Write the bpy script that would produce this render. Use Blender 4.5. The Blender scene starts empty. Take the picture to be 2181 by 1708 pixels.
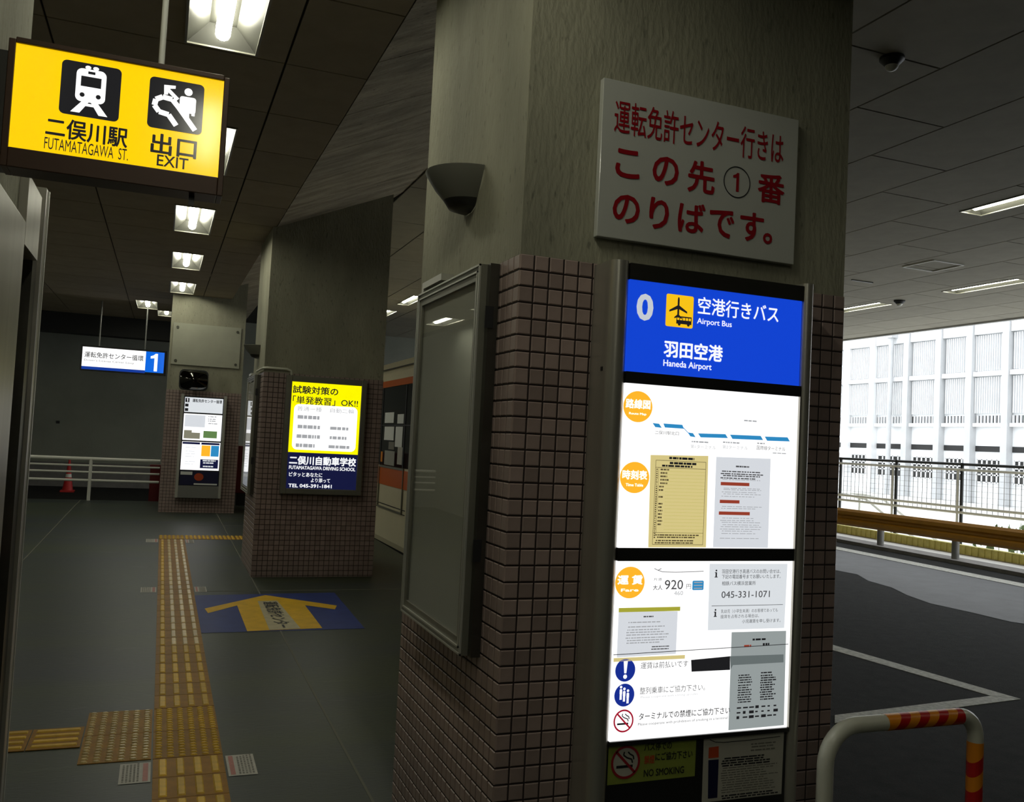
import bpy, math, random
from mathutils import Matrix, Vector
random.seed(7)
SC = bpy.context.scene
COL = SC.collection

# ------------------------------------------------------------ camera
EYE = Vector((0.0, 0.0, 1.54))
def look(yaw, pitch, roll):
    cy, sy, cp, sp = math.cos(yaw), math.sin(yaw), math.cos(pitch), math.sin(pitch)
    f = Vector((sy*cp, cy*cp, sp)); r0 = Vector((cy, -sy, 0)); u0 = r0.cross(f)
    cr, sr = math.cos(roll), math.sin(roll)
    r = cr*r0 - sr*u0; u = sr*r0 + cr*u0
    m = Matrix((r, u, -f)).transposed().to_4x4(); m.translation = EYE
    return m
cam = bpy.data.cameras.new('camera'); cam_ob = bpy.data.objects.new('camera', cam); COL.objects.link(cam_ob)
cam.sensor_width = 36.0; cam.sensor_fit = 'HORIZONTAL'
cam.lens = 1905.74/2181*36.0
cam.clip_start = 0.02; cam.clip_end = 400
cam_ob.matrix_world = look(0.371333, 0.047250, -0.050712)
SC.camera = cam_ob

# ------------------------------------------------------------ sky, exposure
world = bpy.data.worlds.new('world'); SC.world = world; world.use_nodes = True
bg = world.node_tree.nodes['Background']
bg.inputs['Color'].default_value = (0.93, 0.97, 1.0, 1); bg.inputs['Strength'].default_value = 3.0
TUBE = 31.0          # brightness of the fluorescent tubes
SIGN = 1.0           # brightness of the back-lit sign faces
SC.view_settings.view_transform = 'Standard'; SC.view_settings.look = 'None'
SC.view_settings.gamma = 1.0; SC.view_settings.use_curve_mapping = False
SC.view_settings.exposure = 0.0

# ------------------------------------------------------------ materials
MATS = {}
def nodes_of(m): return m.node_tree.nodes, m.node_tree.links
def pmat(name, col, rough=0.6, metal=0.0, noise=0.0, scale=6.0, spots=0.0, bump=0.0, bscale=40.0, rand=0.0, stretch=None, spec=0.5, col2=None, coat=0.0):
    m = bpy.data.materials.new(name); m.use_nodes = True
    N, L = nodes_of(m); b = N['Principled BSDF']
    b.inputs['Roughness'].default_value = rough; b.inputs['Metallic'].default_value = metal
    b.inputs['Specular IOR Level'].default_value = spec
    if coat: b.inputs['Coat Weight'].default_value = coat; b.inputs['Coat Roughness'].default_value = 0.05
    tc = N.new('ShaderNodeTexCoord'); vec = tc.outputs['Object']
    if stretch:
        mp = N.new('ShaderNodeMapping'); mp.inputs['Scale'].default_value = stretch
        L.new(vec, mp.inputs['Vector']); vec = mp.outputs['Vector']
    src = None
    if noise or col2:
        nz = N.new('ShaderNodeTexNoise'); nz.inputs['Scale'].default_value = scale; nz.inputs['Detail'].default_value = 8; nz.inputs['Roughness'].default_value = 0.62
        L.new(vec, nz.inputs['Vector'])
        rp = N.new('ShaderNodeValToRGB'); e = rp.color_ramp.elements
        c2 = col2 if col2 else tuple(c*(1-noise) for c in col)
        e[0].position = 0.34; e[0].color = (*c2, 1); e[1].position = 0.66; e[1].color = (*col, 1)
        L.new(nz.outputs['Fac'], rp.inputs['Fac']); src = rp.outputs['Color']
    else:
        rgb = N.new('ShaderNodeRGB'); rgb.outputs[0].default_value = (*col, 1); src = rgb.outputs[0]
    if rand:
        oi = N.new('ShaderNodeObjectInfo'); mr = N.new('ShaderNodeMapRange')
        mr.inputs['To Min'].default_value = 1-rand; mr.inputs['To Max'].default_value = 1+rand*0.5
        L.new(oi.outputs['Random'], mr.inputs['Value'])
        mx = N.new('ShaderNodeMix'); mx.data_type = 'RGBA'; mx.blend_type = 'MULTIPLY'; mx.inputs['Factor'].default_value = 1
        L.new(src, mx.inputs['A']); L.new(mr.outputs['Result'], mx.inputs['B']); src = mx.outputs['Result']
    if spots:
        vz = N.new('ShaderNodeTexNoise'); vz.inputs['Scale'].default_value = 55; vz.inputs['Detail'].default_value = 2
        L.new(vec, vz.inputs['Vector'])
        r2 = N.new('ShaderNodeValToRGB'); e = r2.color_ramp.elements
        e[0].position = 0.27; e[0].color = (1-spots, 1-spots, 1-spots, 1); e[1].position = 0.36; e[1].color = (1, 1, 1, 1)
        L.new(vz.outputs['Fac'], r2.inputs['Fac'])
        mx = N.new('ShaderNodeMix'); mx.data_type = 'RGBA'; mx.blend_type = 'MULTIPLY'; mx.inputs['Factor'].default_value = 1
        L.new(src, mx.inputs['A']); L.new(r2.outputs['Color'], mx.inputs['B']); src = mx.outputs['Result']
    L.new(src, b.inputs['Base Color'])
    if bump:
        bz = N.new('ShaderNodeTexNoise'); bz.inputs['Scale'].default_value = bscale; bz.inputs['Detail'].default_value = 6
        L.new(vec, bz.inputs['Vector'])
        bp = N.new('ShaderNodeBump'); bp.inputs['Strength'].default_value = bump; bp.inputs['Distance'].default_value = 0.01
        L.new(bz.outputs['Fac'], bp.inputs['Height']); L.new(bp.outputs['Normal'], b.inputs['Normal'])
    MATS[name] = m; return m
def emat(name, col, strength, gloss=True):
    m = bpy.data.materials.new(name); m.use_nodes = True
    N, L = nodes_of(m); b = N['Principled BSDF']
    b.inputs['Base Color'].default_value = (*[c*0.4 for c in col], 1); b.inputs['Roughness'].default_value = 0.12 if gloss else 0.6
    b.inputs['Emission Color'].default_value = (*col, 1); b.inputs['Emission Strength'].default_value = strength
    if gloss: m.cycles.emission_sampling = 'NONE'   # dim sign faces: found by bounced rays, tubes are sampled directly
    MATS[name] = m; return m
def glassmat(name, tint=(1, 1, 1), refl=0.06):
    m = bpy.data.materials.new(name); m.use_nodes = True
    N, L = nodes_of(m); N.remove(N['Principled BSDF'])
    t = N.new('ShaderNodeBsdfTransparent'); t.inputs['Color'].default_value = (*tint, 1)
    g = N.new('ShaderNodeBsdfGlossy'); g.inputs['Roughness'].default_value = 0.015
    fr = N.new('ShaderNodeFresnel'); 
    ge = N.new('ShaderNodeNewGeometry'); mr = N.new('ShaderNodeMapRange'); mr.inputs['To Min'].default_value = 1.5; mr.inputs['To Max'].default_value = 1/1.5
    L.new(ge.outputs['Backfacing'], mr.inputs['Value']); L.new(mr.outputs['Result'], fr.inputs['IOR'])
    mx = N.new('ShaderNodeMixShader'); L.new(fr.outputs['Fac'], mx.inputs['Fac']); L.new(t.outputs[0], mx.inputs[1]); L.new(g.outputs[0], mx.inputs[2])
    L.new(mx.outputs[0], N['Material Output'].inputs['Surface']); MATS[name] = m; return m

pmat('concrete', (0.33, 0.32, 0.235), 0.85, noise=0.3, scale=3.2, spots=0.35, bump=0.5, bscale=60, stretch=(1, 1, 0.35))
pmat('concrete_soffit', (0.44, 0.38, 0.27), 0.9, noise=0.5, scale=5, bump=1.0, bscale=16, spots=0.7, stretch=(0.3, 1.6, 1))
pmat('grout', (0.022, 0.013, 0.011), 0.9)
pmat('tile', (0.36, 0.27, 0.245), 0.35, noise=0.12, scale=18, rand=0.22)
pmat('tile_field', (0.35, 0.265, 0.24), 0.38, noise=0.22, scale=7)
pmat('ceiling_panel', (0.36, 0.295, 0.205), 0.85, noise=0.14, scale=4, rand=0.10)
pmat('ceiling_white', (0.40, 0.372, 0.30), 0.85, noise=0.12, scale=4, rand=0.08, bump=0.1, bscale=120)
pmat('ceiling_void', (0.03, 0.027, 0.022), 0.95)
pmat('floor_paint', (0.044, 0.056, 0.030), 0.42, col2=(0.032, 0.040, 0.045), scale=1.1, bump=0.12, bscale=90, stretch=(0.22, 1.3, 1), spec=0.35)
pmat('joint', (0.13, 0.13, 0.10), 0.8)
pmat('asphalt', (0.018, 0.0185, 0.0185), 0.9, noise=0.45, scale=9, bump=0.5, bscale=160, spec=0.2)
pmat('asphalt_sky_sheen', (0.075, 0.08, 0.088), 0.6, noise=0.3, scale=4, bump=0.3, bscale=160, spec=0.4)  # lighter than the asphalt: sky reflection painted into the colour
pmat('road_white', (0.62, 0.62, 0.57), 0.7, noise=0.45, scale=26)
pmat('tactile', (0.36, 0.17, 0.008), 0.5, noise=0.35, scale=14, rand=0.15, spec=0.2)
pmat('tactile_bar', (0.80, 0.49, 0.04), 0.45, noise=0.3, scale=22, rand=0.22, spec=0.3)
pmat('tactile_worn_sheen', (0.85, 0.64, 0.26), 0.3, noise=0.4, scale=20, rand=0.25)  # paler for wear, with the glossy reflection painted into the colour
pmat('sticker_white', (0.50, 0.48, 0.42), 0.5, noise=0.15, scale=25)
pmat('sticker_red', (0.45, 0.16, 0.13), 0.5, noise=0.2, scale=40)
pmat('print_grey', (0.20, 0.19, 0.16), 0.6)
pmat('floor_blue', (0.028, 0.050, 0.22), 0.5, noise=0.25, scale=6, spec=0.25)
pmat('floor_yellow', (0.78, 0.46, 0.01), 0.5, noise=0.2, scale=9, spec=0.25)
pmat('floor_cream', (0.50, 0.44, 0.26), 0.5, noise=0.2, scale=14)
pmat('ink', (0.012, 0.012, 0.014), 0.5)
pmat('steel', (0.50, 0.48, 0.42), 0.34, metal=0.65, noise=0.2, scale=9, stretch=(1, 1, 0.06))
pmat('steel_dark', (0.12, 0.115, 0.10), 0.30, metal=0.8, noise=0.3, scale=5, stretch=(0.3, 1, 1))
pmat('aluminium', (0.25, 0.245, 0.20), 0.42, metal=0.55, noise=0.12, scale=8)
pmat('aluminium_light', (0.52, 0.52, 0.47), 0.38, metal=0.5)
pmat('black_frame', (0.016, 0.016, 0.016), 0.35)
pmat('bronze', (0.045, 0.022, 0.012), 0.4, metal=0.3)
pmat('plate_white', (0.52, 0.53, 0.49), 0.16, noise=0.05, scale=3, coat=0.4)
pmat('plate_red', (0.30, 0.006, 0.012), 0.3)
pmat('case_back', (0.52, 0.53, 0.44), 0.55, noise=0.06, scale=2)
def scuff(name, light, amount):
    m = MATS[name]; N, L = nodes_of(m); b = N['Principled BSDF']; src = b.inputs['Base Color'].links[0].from_socket
    tc = N.new('ShaderNodeTexCoord'); mp = N.new('ShaderNodeMapping'); mp.inputs['Scale'].default_value = (0.8, 3.0, 1); mp.inputs['Rotation'].default_value = (0, 0, 0.25)
    nz = N.new('ShaderNodeTexNoise'); nz.inputs['Scale'].default_value = 2.6; nz.inputs['Detail'].default_value = 10; nz.inputs['Roughness'].default_value = 0.75; nz.inputs['Distortion'].default_value = 0.8
    L.new(tc.outputs['Object'], mp.inputs['Vector']); L.new(mp.outputs['Vector'], nz.inputs['Vector'])
    rp = N.new('ShaderNodeValToRGB'); e = rp.color_ramp.elements; e[0].position = 0.60; e[0].color = (0, 0, 0, 1); e[1].position = 0.82; e[1].color = (amount, amount, amount, 1)
    L.new(nz.outputs['Fac'], rp.inputs['Fac'])
    mx = N.new('ShaderNodeMix'); mx.data_type = 'RGBA'; mx.inputs['B'].default_value = (*light, 1); L.new(src, mx.inputs['A']); L.new(rp.outputs['Color'], mx.inputs['Factor']); L.new(mx.outputs['Result'], b.inputs['Base Color'])
scuff('floor_paint', (0.17, 0.18, 0.16), 0.8)
scuff('concrete', (0.20, 0.18, 0.12), 0.6)
glassmat('glass')
pmat('dark_glass', (0.012, 0.013, 0.014), 0.06)
pmat('sconce_grey', (0.17, 0.17, 0.145), 0.45)
pmat('sconce_dark', (0.012, 0.012, 0.010), 0.5)
pmat('pipe_white', (0.60, 0.60, 0.50), 0.28, noise=0.08, scale=12)
pmat('rail_white', (0.78, 0.78, 0.72), 0.4)
pmat('stripe_red', (0.50, 0.012, 0.012), 0.32)
pmat('stripe_orange', (0.80, 0.27, 0.012), 0.32)
pmat('guard_yellow', (0.42, 0.19, 0.008), 0.45, noise=0.15, scale=5)
pmat('wall_yellow', (0.55, 0.50, 0.14), 0.7, noise=0.2, scale=12)
pmat('metal_grey', (0.22, 0.22, 0.21), 0.5, metal=0.3)
pmat('facade_white', (0.78, 0.79, 0.80), 0.8, noise=0.05, scale=1.5)
pmat('facade_pilaster', (0.50, 0.51, 0.52), 0.8, noise=0.1, scale=1.5)
pmat('facade_louver', (0.66, 0.68, 0.69), 0.6)
pmat('facade_dark', (0.02, 0.02, 0.02), 0.8)
pmat('fence_black', (0.015, 0.017, 0.018), 0.5)
pmat('ground_white', (0.62, 0.62, 0.60), 0.9, noise=0.15, scale=0.8)
pmat('kerb_grey', (0.20, 0.19, 0.18), 0.85, noise=0.25, scale=6)
pmat('leaf_green', (0.16, 0.22, 0.08), 0.7, noise=0.4, scale=9)
pmat('far_wall', (0.26, 0.27, 0.225), 0.9, noise=0.15, scale=1.2, bump=0.2, bscale=30)
pmat('dark_beam', (0.02, 0.02, 0.018), 0.9)
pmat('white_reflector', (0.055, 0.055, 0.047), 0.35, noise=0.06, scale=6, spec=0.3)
emat('tube', (1.0, 0.985, 0.80), TUBE, False)
pmat('bus_cream', (0.72, 0.66, 0.47), 0.3, noise=0.06, scale=3)
pmat('bus_orange', (0.62, 0.13, 0.015), 0.3)
pmat('rubber', (0.012, 0.012, 0.012), 0.8)
pmat('paper_dim', (0.8, 0.82, 0.80), 0.7)
pmat('cone_red', (0.55, 0.02, 0.02), 0.5)
pmat('box_red', (0.14, 0.006, 0.008), 0.45)
pmat('mirror_dark', (0.05, 0.05, 0.045), 0.05, metal=1.0)
pmat('faded_plate', (0.36, 0.36, 0.28), 0.6, noise=0.12, scale=3)
pmat('bolt', (0.10, 0.10, 0.08), 0.5, metal=0.6)
emat('lit_yellow', (1.0, 0.64, 0.002), SIGN*0.95)
emat('lit_white', (1.0, 1.0, 1.0), SIGN*1.15)
emat('lit_pale', (0.80, 0.84, 0.88), SIGN*0.86)
emat('lit_blue', (0.006, 0.055, 0.62), SIGN*1.0)
emat('lit_white_text', (0.95, 0.97, 1.0), SIGN*0.95)
emat('lit_grey_text', (0.62, 0.66, 0.72), SIGN*0.85)
emat('lit_icon', (1.0, 0.58, 0.01), SIGN*0.9)
emat('lit_orange', (1.0, 0.46, 0.025), SIGN*1.0)
emat('lit_route', (0.03, 0.27, 0.58), SIGN*0.9)
emat('lit_timetable', (0.78, 0.66, 0.28), SIGN*0.82)
emat('lit_notice', (0.72, 0.75, 0.80), SIGN*0.9)
emat('lit_slate', (0.34, 0.38, 0.38), SIGN*0.85)
emat('lit_redbar', (0.36, 0.055, 0.03), SIGN*0.8)
emat('lit_olive', (0.46, 0.45, 0.05), SIGN*0.8)
emat('lit_navy', (0.008, 0.010, 0.05), SIGN*0.9)
emat('lit_lemon', (0.98, 0.92, 0.0), SIGN*1.0)
emat('lit_sky', (0.0, 0.13, 0.75), SIGN*0.95)
emat('lit_signblue', (0.008, 0.045, 0.34), SIGN*0.9)
emat('lit_faint', (0.40, 0.41, 0.43), SIGN*0.9)
emat('lit_tape', (0.16, 0.19, 0.19), SIGN*0.8)
emat('lit_ink', (0.018, 0.018, 0.02), SIGN*0.7)
emat('lit_greyink', (0.085, 0.085, 0.09), SIGN*0.8)
emat('lit_brownink', (0.13, 0.10, 0.045), SIGN*0.7)
emat('lit_circle_red', (0.42, 0.008, 0.03), SIGN*0.8)
emat('lit_darkblue', (0.01, 0.03, 0.30), SIGN*0.9)
emat('lit_green', (0.16, 0.30, 0.10), SIGN*0.7)
emat('lit_khaki', (0.30, 0.29, 0.21), SIGN*0.7)
pmat('sticker_green', (0.30, 0.36, 0.06), 0.5, noise=0.12, scale=14)
pmat('sticker_circle', (0.35, 0.01, 0.02), 0.5)
pmat('sticker_orange', (0.55, 0.07, 0.015), 0.5)
pmat('sticker_navy', (0.006, 0.007, 0.05), 0.5)
pmat('sticker_paper', (0.52, 0.50, 0.43), 0.55, noise=0.06, scale=6)
pmat('lift_red', (0.45, 0.02, 0.07), 0.3)

# ------------------------------------------------------------ helpers
ORG = {}
def slope(y): return 0.0125*y
TILT = math.atan(0.0125)
def origin(o): return ORG.get(o.name, Vector((0, 0, 0))) if o else Vector((0, 0, 0))
def mobj(name, me, parent=None, loc=(0, 0, 0)):
    o = bpy.data.objects.new(name, me); COL.objects.link(o)
    if parent: o.parent = parent
    o.location = loc
    ORG[o.name] = origin(parent)+Vector(loc); return o
def tag(o, label=None, cat=None, group=None, kind=None):
    if label: o['label'] = label
    if cat: o['category'] = cat
    if group: o['group'] = group
    if kind: o['kind'] = kind
    return o
def thing(name, loc, label, cat, group=None, kind=None):
    return tag(mobj(name, None, None, loc), label, cat, group, kind)
class MB:
    def __init__(s): s.v = []; s.f = []
    def add(s, vs, fs):
        n = len(s.v); s.v += [tuple(p) for p in vs]; s.f += [tuple(i+n for i in f) for f in fs]; return s
    def box(s, x0, x1, y0, y1, z0, z1):
        v = [(x, y, z) for z in (z0, z1) for y in (y0, y1) for x in (x0, x1)]
        return s.add(v, [(0, 2, 3, 1), (4, 5, 7, 6), (0, 1, 5, 4), (2, 6, 7, 3), (0, 4, 6, 2), (1, 3, 7, 5)])
    def quad(s, *p): return s.add(p, [tuple(range(len(p)))])
    def prism(s, poly, a, b):
        """poly: list of 3D points, swept from offset a to offset b"""
        n = len(poly); a = Vector(a); b = Vector(b)
        v = [Vector(p)+a for p in poly]+[Vector(p)+b for p in poly]
        f = [tuple(reversed(range(n))), tuple(range(n, 2*n))]+[(i, (i+1) % n, n+(i+1) % n, n+i) for i in range(n)]
        return s.add(v, f)
    def tube(s, pts, r, n=12, caps=True):
        pts = [Vector(p) for p in pts]; rings = []; up = None
        for i, p in enumerate(pts):
            d = (pts[min(i+1, len(pts)-1)]-pts[max(i-1, 0)]).normalized()
            if up is None: up = d.orthogonal().normalized()
            up = (up-d*up.dot(d)).normalized(); w = d.cross(up)
            rings.append([p+r*(math.cos(2*math.pi*k/n)*up+math.sin(2*math.pi*k/n)*w) for k in range(n)])
        v = [q for R in rings for q in R]; f = []
        for i in range(len(rings)-1):
            for k in range(n): f.append((i*n+k, i*n+(k+1) % n, (i+1)*n+(k+1) % n, (i+1)*n+k))
        if caps: f.append(tuple(reversed(range(n)))); f.append(tuple((len(rings)-1)*n+k for k in range(n)))
        return s.add(v, f)
    def build(s, name, mat, parent=None, smooth=False, bevel=0):
        o3 = origin(parent)
        me = bpy.data.meshes.new(name); me.from_pydata([(v[0]-o3.x, v[1]-o3.y, v[2]-o3.z) for v in s.v], [], s.f)
        me.materials.append(MATS[mat]); me.update()
        if smooth: me.shade_smooth()
        o = mobj(name, me, parent)
        if smooth: me.set_sharp_from_angle(angle=math.radians(40))
        if bevel:
            md = o.modifiers.new('bevel', 'BEVEL'); md.width = bevel; md.segments = 2; md.limit_method = 'ANGLE'
        return o
def box(name, mat, parent, x0, x1, y0, y1, z0, z1, bevel=0): return MB().box(x0, x1, y0, y1, z0, z1).build(name, mat, parent, bevel=bevel)
def plane_map(pl):
    k, d = pl[0], pl[1]
    if k == 'Y': return lambda a, b: (a, d, b)            # faces the camera side (-Y)
    if k == 'X': return lambda a, b: (d, a, b)            # faces -X
    if k == 'G': return lambda a, b: (a, b, slope(b)+d)   # lies on the sloping floor
def flat(name, polys, pl, mat, parent):
    fm = plane_map(pl); m = MB()
    for p in polys: m.quad(*[fm(a, b) for a, b in p])
    return m.build(name, mat, parent)
def rect(a0, a1, b0, b1): return [(a0, b0), (a1, b0), (a1, b1), (a0, b1)]
def ell(ca, cb, ra, rb, n=28, t0=0, t1=2*math.pi): return [(ca+ra*math.cos(t0+(t1-t0)*k/n), cb+rb*math.sin(t0+(t1-t0)*k/n)) for k in range(n)]
def ring(ca, cb, ra, rb, w, n=32):
    out = []
    for k in range(n):
        t, u = 2*math.pi*k/n, 2*math.pi*(k+1)/n
        out.append([(ca+ra*math.cos(t), cb+rb*math.sin(t)), (ca+ra*math.cos(u), cb+rb*math.sin(u)), (ca+(ra-w)*math.cos(u), cb+(rb-w)*math.sin(u)), (ca+(ra-w)*math.cos(t), cb+(rb-w)*math.sin(t))])
    return out
def rrect(a0, a1, b0, b1, r, n=5):
    out = []
    for ca, cb, s in ((a1-r, b1-r, 0), (a0+r, b1-r, 1), (a0+r, b0+r, 2), (a1-r, b0+r, 3)):
        for k in range(n+1):
            t = (s+k/n)*math.pi/2; out.append((ca+r*math.cos(t), cb+r*math.sin(t)))
    return out
def stroke(pts, w):
    out = []
    for (a, b), (c, d) in zip(pts, pts[1:]):
        l = math.hypot(c-a, d-b) or 1; nx, ny = -(d-b)/l*w/2, (c-a)/l*w/2
        out.append([(a+nx, b+ny), (a-nx, b-ny), (c-nx, d-ny), (c+nx, d+ny)])
    return out
def text(body, r, pl, mat, parent, bold=0.0, name='lettering', rot=0):
    """r = (left, right, middle, height) on the plane"""
    c = bpy.data.curves.new('t', 'FONT'); c.body = body; c.resolution_u = 3
    ob = bpy.data.objects.new('t', c); me = bpy.data.meshes.new_from_object(ob)
    bpy.data.objects.remove(ob); bpy.data.curves.remove(c)
    xs = [v.co.x for v in me.vertices]; ys = [v.co.y for v in me.vertices]
    if not xs: return None
    x0, x1, y0, y1 = min(xs), max(xs), min(ys), max(ys); fm = plane_map(pl); o3 = origin(parent)
    if bold:
        bn = len(me.vertices); bv = [v.co.copy() for v in me.vertices]; bf = [tuple(p.vertices) for p in me.polygons]; nv, nf = [], []
        for dx, dy in ((0, 0), (bold, 0), (-bold, 0), (0, bold), (0, -bold), (bold*.7, bold*.7), (-bold*.7, bold*.7), (bold*.7, -bold*.7), (-bold*.7, -bold*.7)):
            k0 = len(nv); nv += [(c_.x+dx, c_.y+dy, 0) for c_ in bv]; nf += [tuple(i+k0 for i in f) for f in bf]
        me2 = bpy.data.meshes.new(name); me2.from_pydata(nv, [], nf); bpy.data.meshes.remove(me); me = me2
        x0 -= bold; x1 += bold; y0 -= bold; y1 += bold
    for v in me.vertices:
        u = (v.co.x-x0)/max(x1-x0, 1e-6); w = (v.co.y-y0)/max(y1-y0, 1e-6)-0.5
        if bold: fm = plane_map((pl[0], pl[1]+(0.00006 if pl[0] == 'G' else -0.00006)*(v.index//bn)))
        if rot == 0: p = fm(r[0]+u*(r[1]-r[0]), r[2]+w*r[3])
        else: p = fm(r[2]+w*r[3], r[1]+u*(r[0]-r[1]))
        v.co = Vector(p)-o3
    me.name = name; me.materials.clear(); me.materials.append(MATS[mat])
    return mobj(name, me, parent)
def dashes(name, a0, a1, tops, h, pl, mat, parent, seed=0, dash=0.012, fill=1.0):
    rnd = random.Random(seed); polys = []
    for b in tops:
        a = a0+rnd.uniform(0, 0.06)*(a1-a0); end = a0+(a1-a0)*fill*rnd.uniform(0.72, 1.0)
        while a < end-dash*0.3:
            l = min(dash*rnd.uniform(0.5, 2.2), end-a); polys.append(rect(a, a+l, b-h/2, b+h/2)); a += l+dash*rnd.uniform(0.15, 0.35)
    o = flat(name, polys, pl, mat, parent); o['kind'] = 'stuff'; return o
def one(cx, cz, h, pl, mat, parent):
    w = h*0.17
    return flat('numeral', [[(cx-w*.3, cz-h/2), (cx+w*.7, cz-h/2), (cx+w*.7, cz+h/2), (cx, cz+h/2), (cx-w*.3, cz+h*.36)], [(cx-w*.3, cz+h*.36), (cx, cz+h/2), (cx-w*.6, cz+h*.40), (cx-w*1.5, cz+h*.34), (cx-w*1.5, cz+h*.21), (cx-w*.3, cz+h*.24)]], pl, mat, parent)

# ============================================================ SETTING
def slab(name, mat, x0, x1, y0, y1, dz, th, sl=0.0125, parent=None):
    m = MB(); z0, z1 = sl*y0+dz, sl*y1+dz
    m.add([(x0, y0, z0-th), (x1, y0, z0-th), (x1, y1, z1-th), (x0, y1, z1-th), (x0, y0, z0), (x1, y0, z0), (x1, y1, z1), (x0, y1, z1)],
          [(3, 2, 1, 0), (4, 5, 6, 7), (0, 1, 5, 4), (2, 3, 7, 6), (1, 2, 6, 5), (3, 0, 4, 7)])
    return m.build(name, mat, parent)
floor = tag(slab('floor', 'floor_paint', -3.2, 2.8, -8, 16.9, 0, 0.25), kind='structure')
road = tag(slab('road', 'asphalt', 2.8, 12.05, -8, 24.5, -0.18, 0.2), kind='structure')
road_far = tag(slab('road_far', 'asphalt', -3.2, 2.8, 16.9, 24.5, -0.18, 0.2), kind='structure')
yard = tag(slab('yard_ground', 'ground_white', 12.05, 60, -20, 70, -0.22, 0.2), kind='structure')
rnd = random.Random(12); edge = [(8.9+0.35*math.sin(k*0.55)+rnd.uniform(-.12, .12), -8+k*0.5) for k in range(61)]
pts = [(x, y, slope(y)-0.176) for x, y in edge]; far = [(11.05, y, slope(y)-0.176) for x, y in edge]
MB().add(pts+far, [(k, 61+k, 62+k, k+1) for k in range(60)]).build('painted_sky_sheen', 'asphalt_sky_sheen', road)  # strip painted paler to carry the sky's reflection on the road
for x in (0.905, -1.2): slab('floor_joint', 'joint', x-0.006, x+0.006, -2, 16.8, 0.0012, 0.001, parent=floor)
for y in (8.35, 13.4): slab('floor_joint', 'joint', 0.37, 2.79, y-0.008, y+0.008, 0.0012, 0.001, parent=floor)
tag(box('added_wall_left', 'far_wall', None, -3.4, -3.2, -8, 24.5, -0.4, 4.6), kind='structure')  # unseen wall, added to stop sky light entering from the left
tag(box('added_wall_back', 'far_wall', None, -3.4, 13.3, -8.2, -8, -0.6, 4.6), kind='structure')  # unseen wall behind the camera, added to keep sky light out
tag(box('added_wall_right', 'far_wall', None, 13.3, 13.5, -8.2, 4.5, -0.6, 4.6), kind='structure')  # unseen wall, added to shade the deep canopy ceiling from daylight
wf = tag(box('wall_far', 'far_wall', None, -3.4, 16.0, 22.3, 22.6, -0.3, 4.6), kind='structure')
box('plinth', 'kerb_grey', wf, -3.2, 12, 22.0, 22.29, -0.3, 0.62)
box('drain_hole', 'ink', wf, -2.19, -2.12, 22.285, 22.3, 1.47, 1.53)
tag(box('beam_far', 'dark_beam', None, -3.2, 0.9, 19.8, 20.2, 3.30, 4.5), kind='structure')
box('roof_slab', 'ceiling_void', None, -3.4, 13.36, -8.2, 22.6, 4.6, 4.8)['kind'] = 'structure'

# light openings: (x0, x1, y0, y1)
LL = [(-0.005, 0.332, 3.60+2.53*k, 3.60+2.53*k+1.22) for k in range(-3, 5)]+[(-0.54, -0.205, 16.45, 17.66), (-0.20, 0.10, 17.78, 18.72)]+[(-2.87, -2.535, 9.57+2.53*k, 10.79+2.53*k) for k in range(3)]
RL = [(7.35, 7.62, 5.42, 6.69), (10.59, 10.87, 8.70, 9.93), (4.06, 4.28, 15.55, 16.75), (4.07, 4.29, 17.70, 18.6), (7.35, 7.62, 0.4, 1.67), (10.59, 10.87, 11.2, 12.35), (4.06, 4.28, 10.5, 11.7)]
def panel_cells(x0, x1, y0, y1, holes):
    xs, ys = {x0, x1}, {y0, y1}; hs = [h for h in holes if h[0] < x1 and h[1] > x0 and h[2] < y1 and h[3] > y0]
    for h in hs:
        xs |= {max(x0, h[0]), min(x1, h[1])}; ys |= {max(y0, h[2]), min(y1, h[3])}
    xs, ys = sorted(xs), sorted(ys); out = []
    for a, b in zip(xs, xs[1:]):
        for c, d in zip(ys, ys[1:]):
            mx, my = (a+b)/2, (c+d)/2
            if not any(h[0] < mx < h[1] and h[2] < my < h[3] for h in hs): out.append((a, b, c, d))
    return out, bool(hs)
PANEL_MESH = {}
def panel(parent, mat, x0, x1, y0, y1, z, tilt, holes, gap=0.006):
    cells, cut = panel_cells(x0+gap, x1-gap, y0+gap, y1-gap, holes)
    cx, cy = (x0+x1)/2, (y0+y1)/2
    key = None if cut else (mat, round(x1-x0, 4), round(y1-y0, 4))
    me = PANEL_MESH.get(key) if key else None
    if me is None:
        m = MB()
        for a, b, c, d in cells: m.box(a-cx, b-cx, c-cy, d-cy, 0, 0.012)
        me = bpy.data.meshes.new('ceiling_panel'); me.from_pydata(m.v, [], m.f); me.materials.append(MATS[mat])
        if key: PANEL_MESH[key] = me
    o = mobj('ceiling_panel', me, parent, Vector((cx, cy, z(cy)))-origin(parent)); o.rotation_euler.x = tilt
    return o
zl = lambda y: 3.45+0.0125*y
ceil_l = tag(mobj('ceiling', None, None, (0, 6, 3.5)), kind='structure')
m = MB()
for a, b, c, d in panel_cells(-3.2, 0.94, -8, 22.3, LL)[0]:
    m.add([(a, c, zl(c)+0.014), (b, c, zl(c)+0.014), (b, d, zl(d)+0.014), (a, d, zl(d)+0.014)], [(3, 2, 1, 0)])
m.build('ceiling_backing', 'ceiling_void', ceil_l)
XJ = [-3.11, -1.96, -0.808+0.150, 0.494, 0.94]
XJ = [-2.962, -1.810, -0.658, 0.494, 0.94]
Y = 4.866-0.845*14
while Y < 19.7:
    for a, b in zip(XJ, XJ[1:]): panel(ceil_l, 'ceiling_panel', a, b, Y, Y+0.845, zl, TILT, LL)
    Y += 0.845
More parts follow.
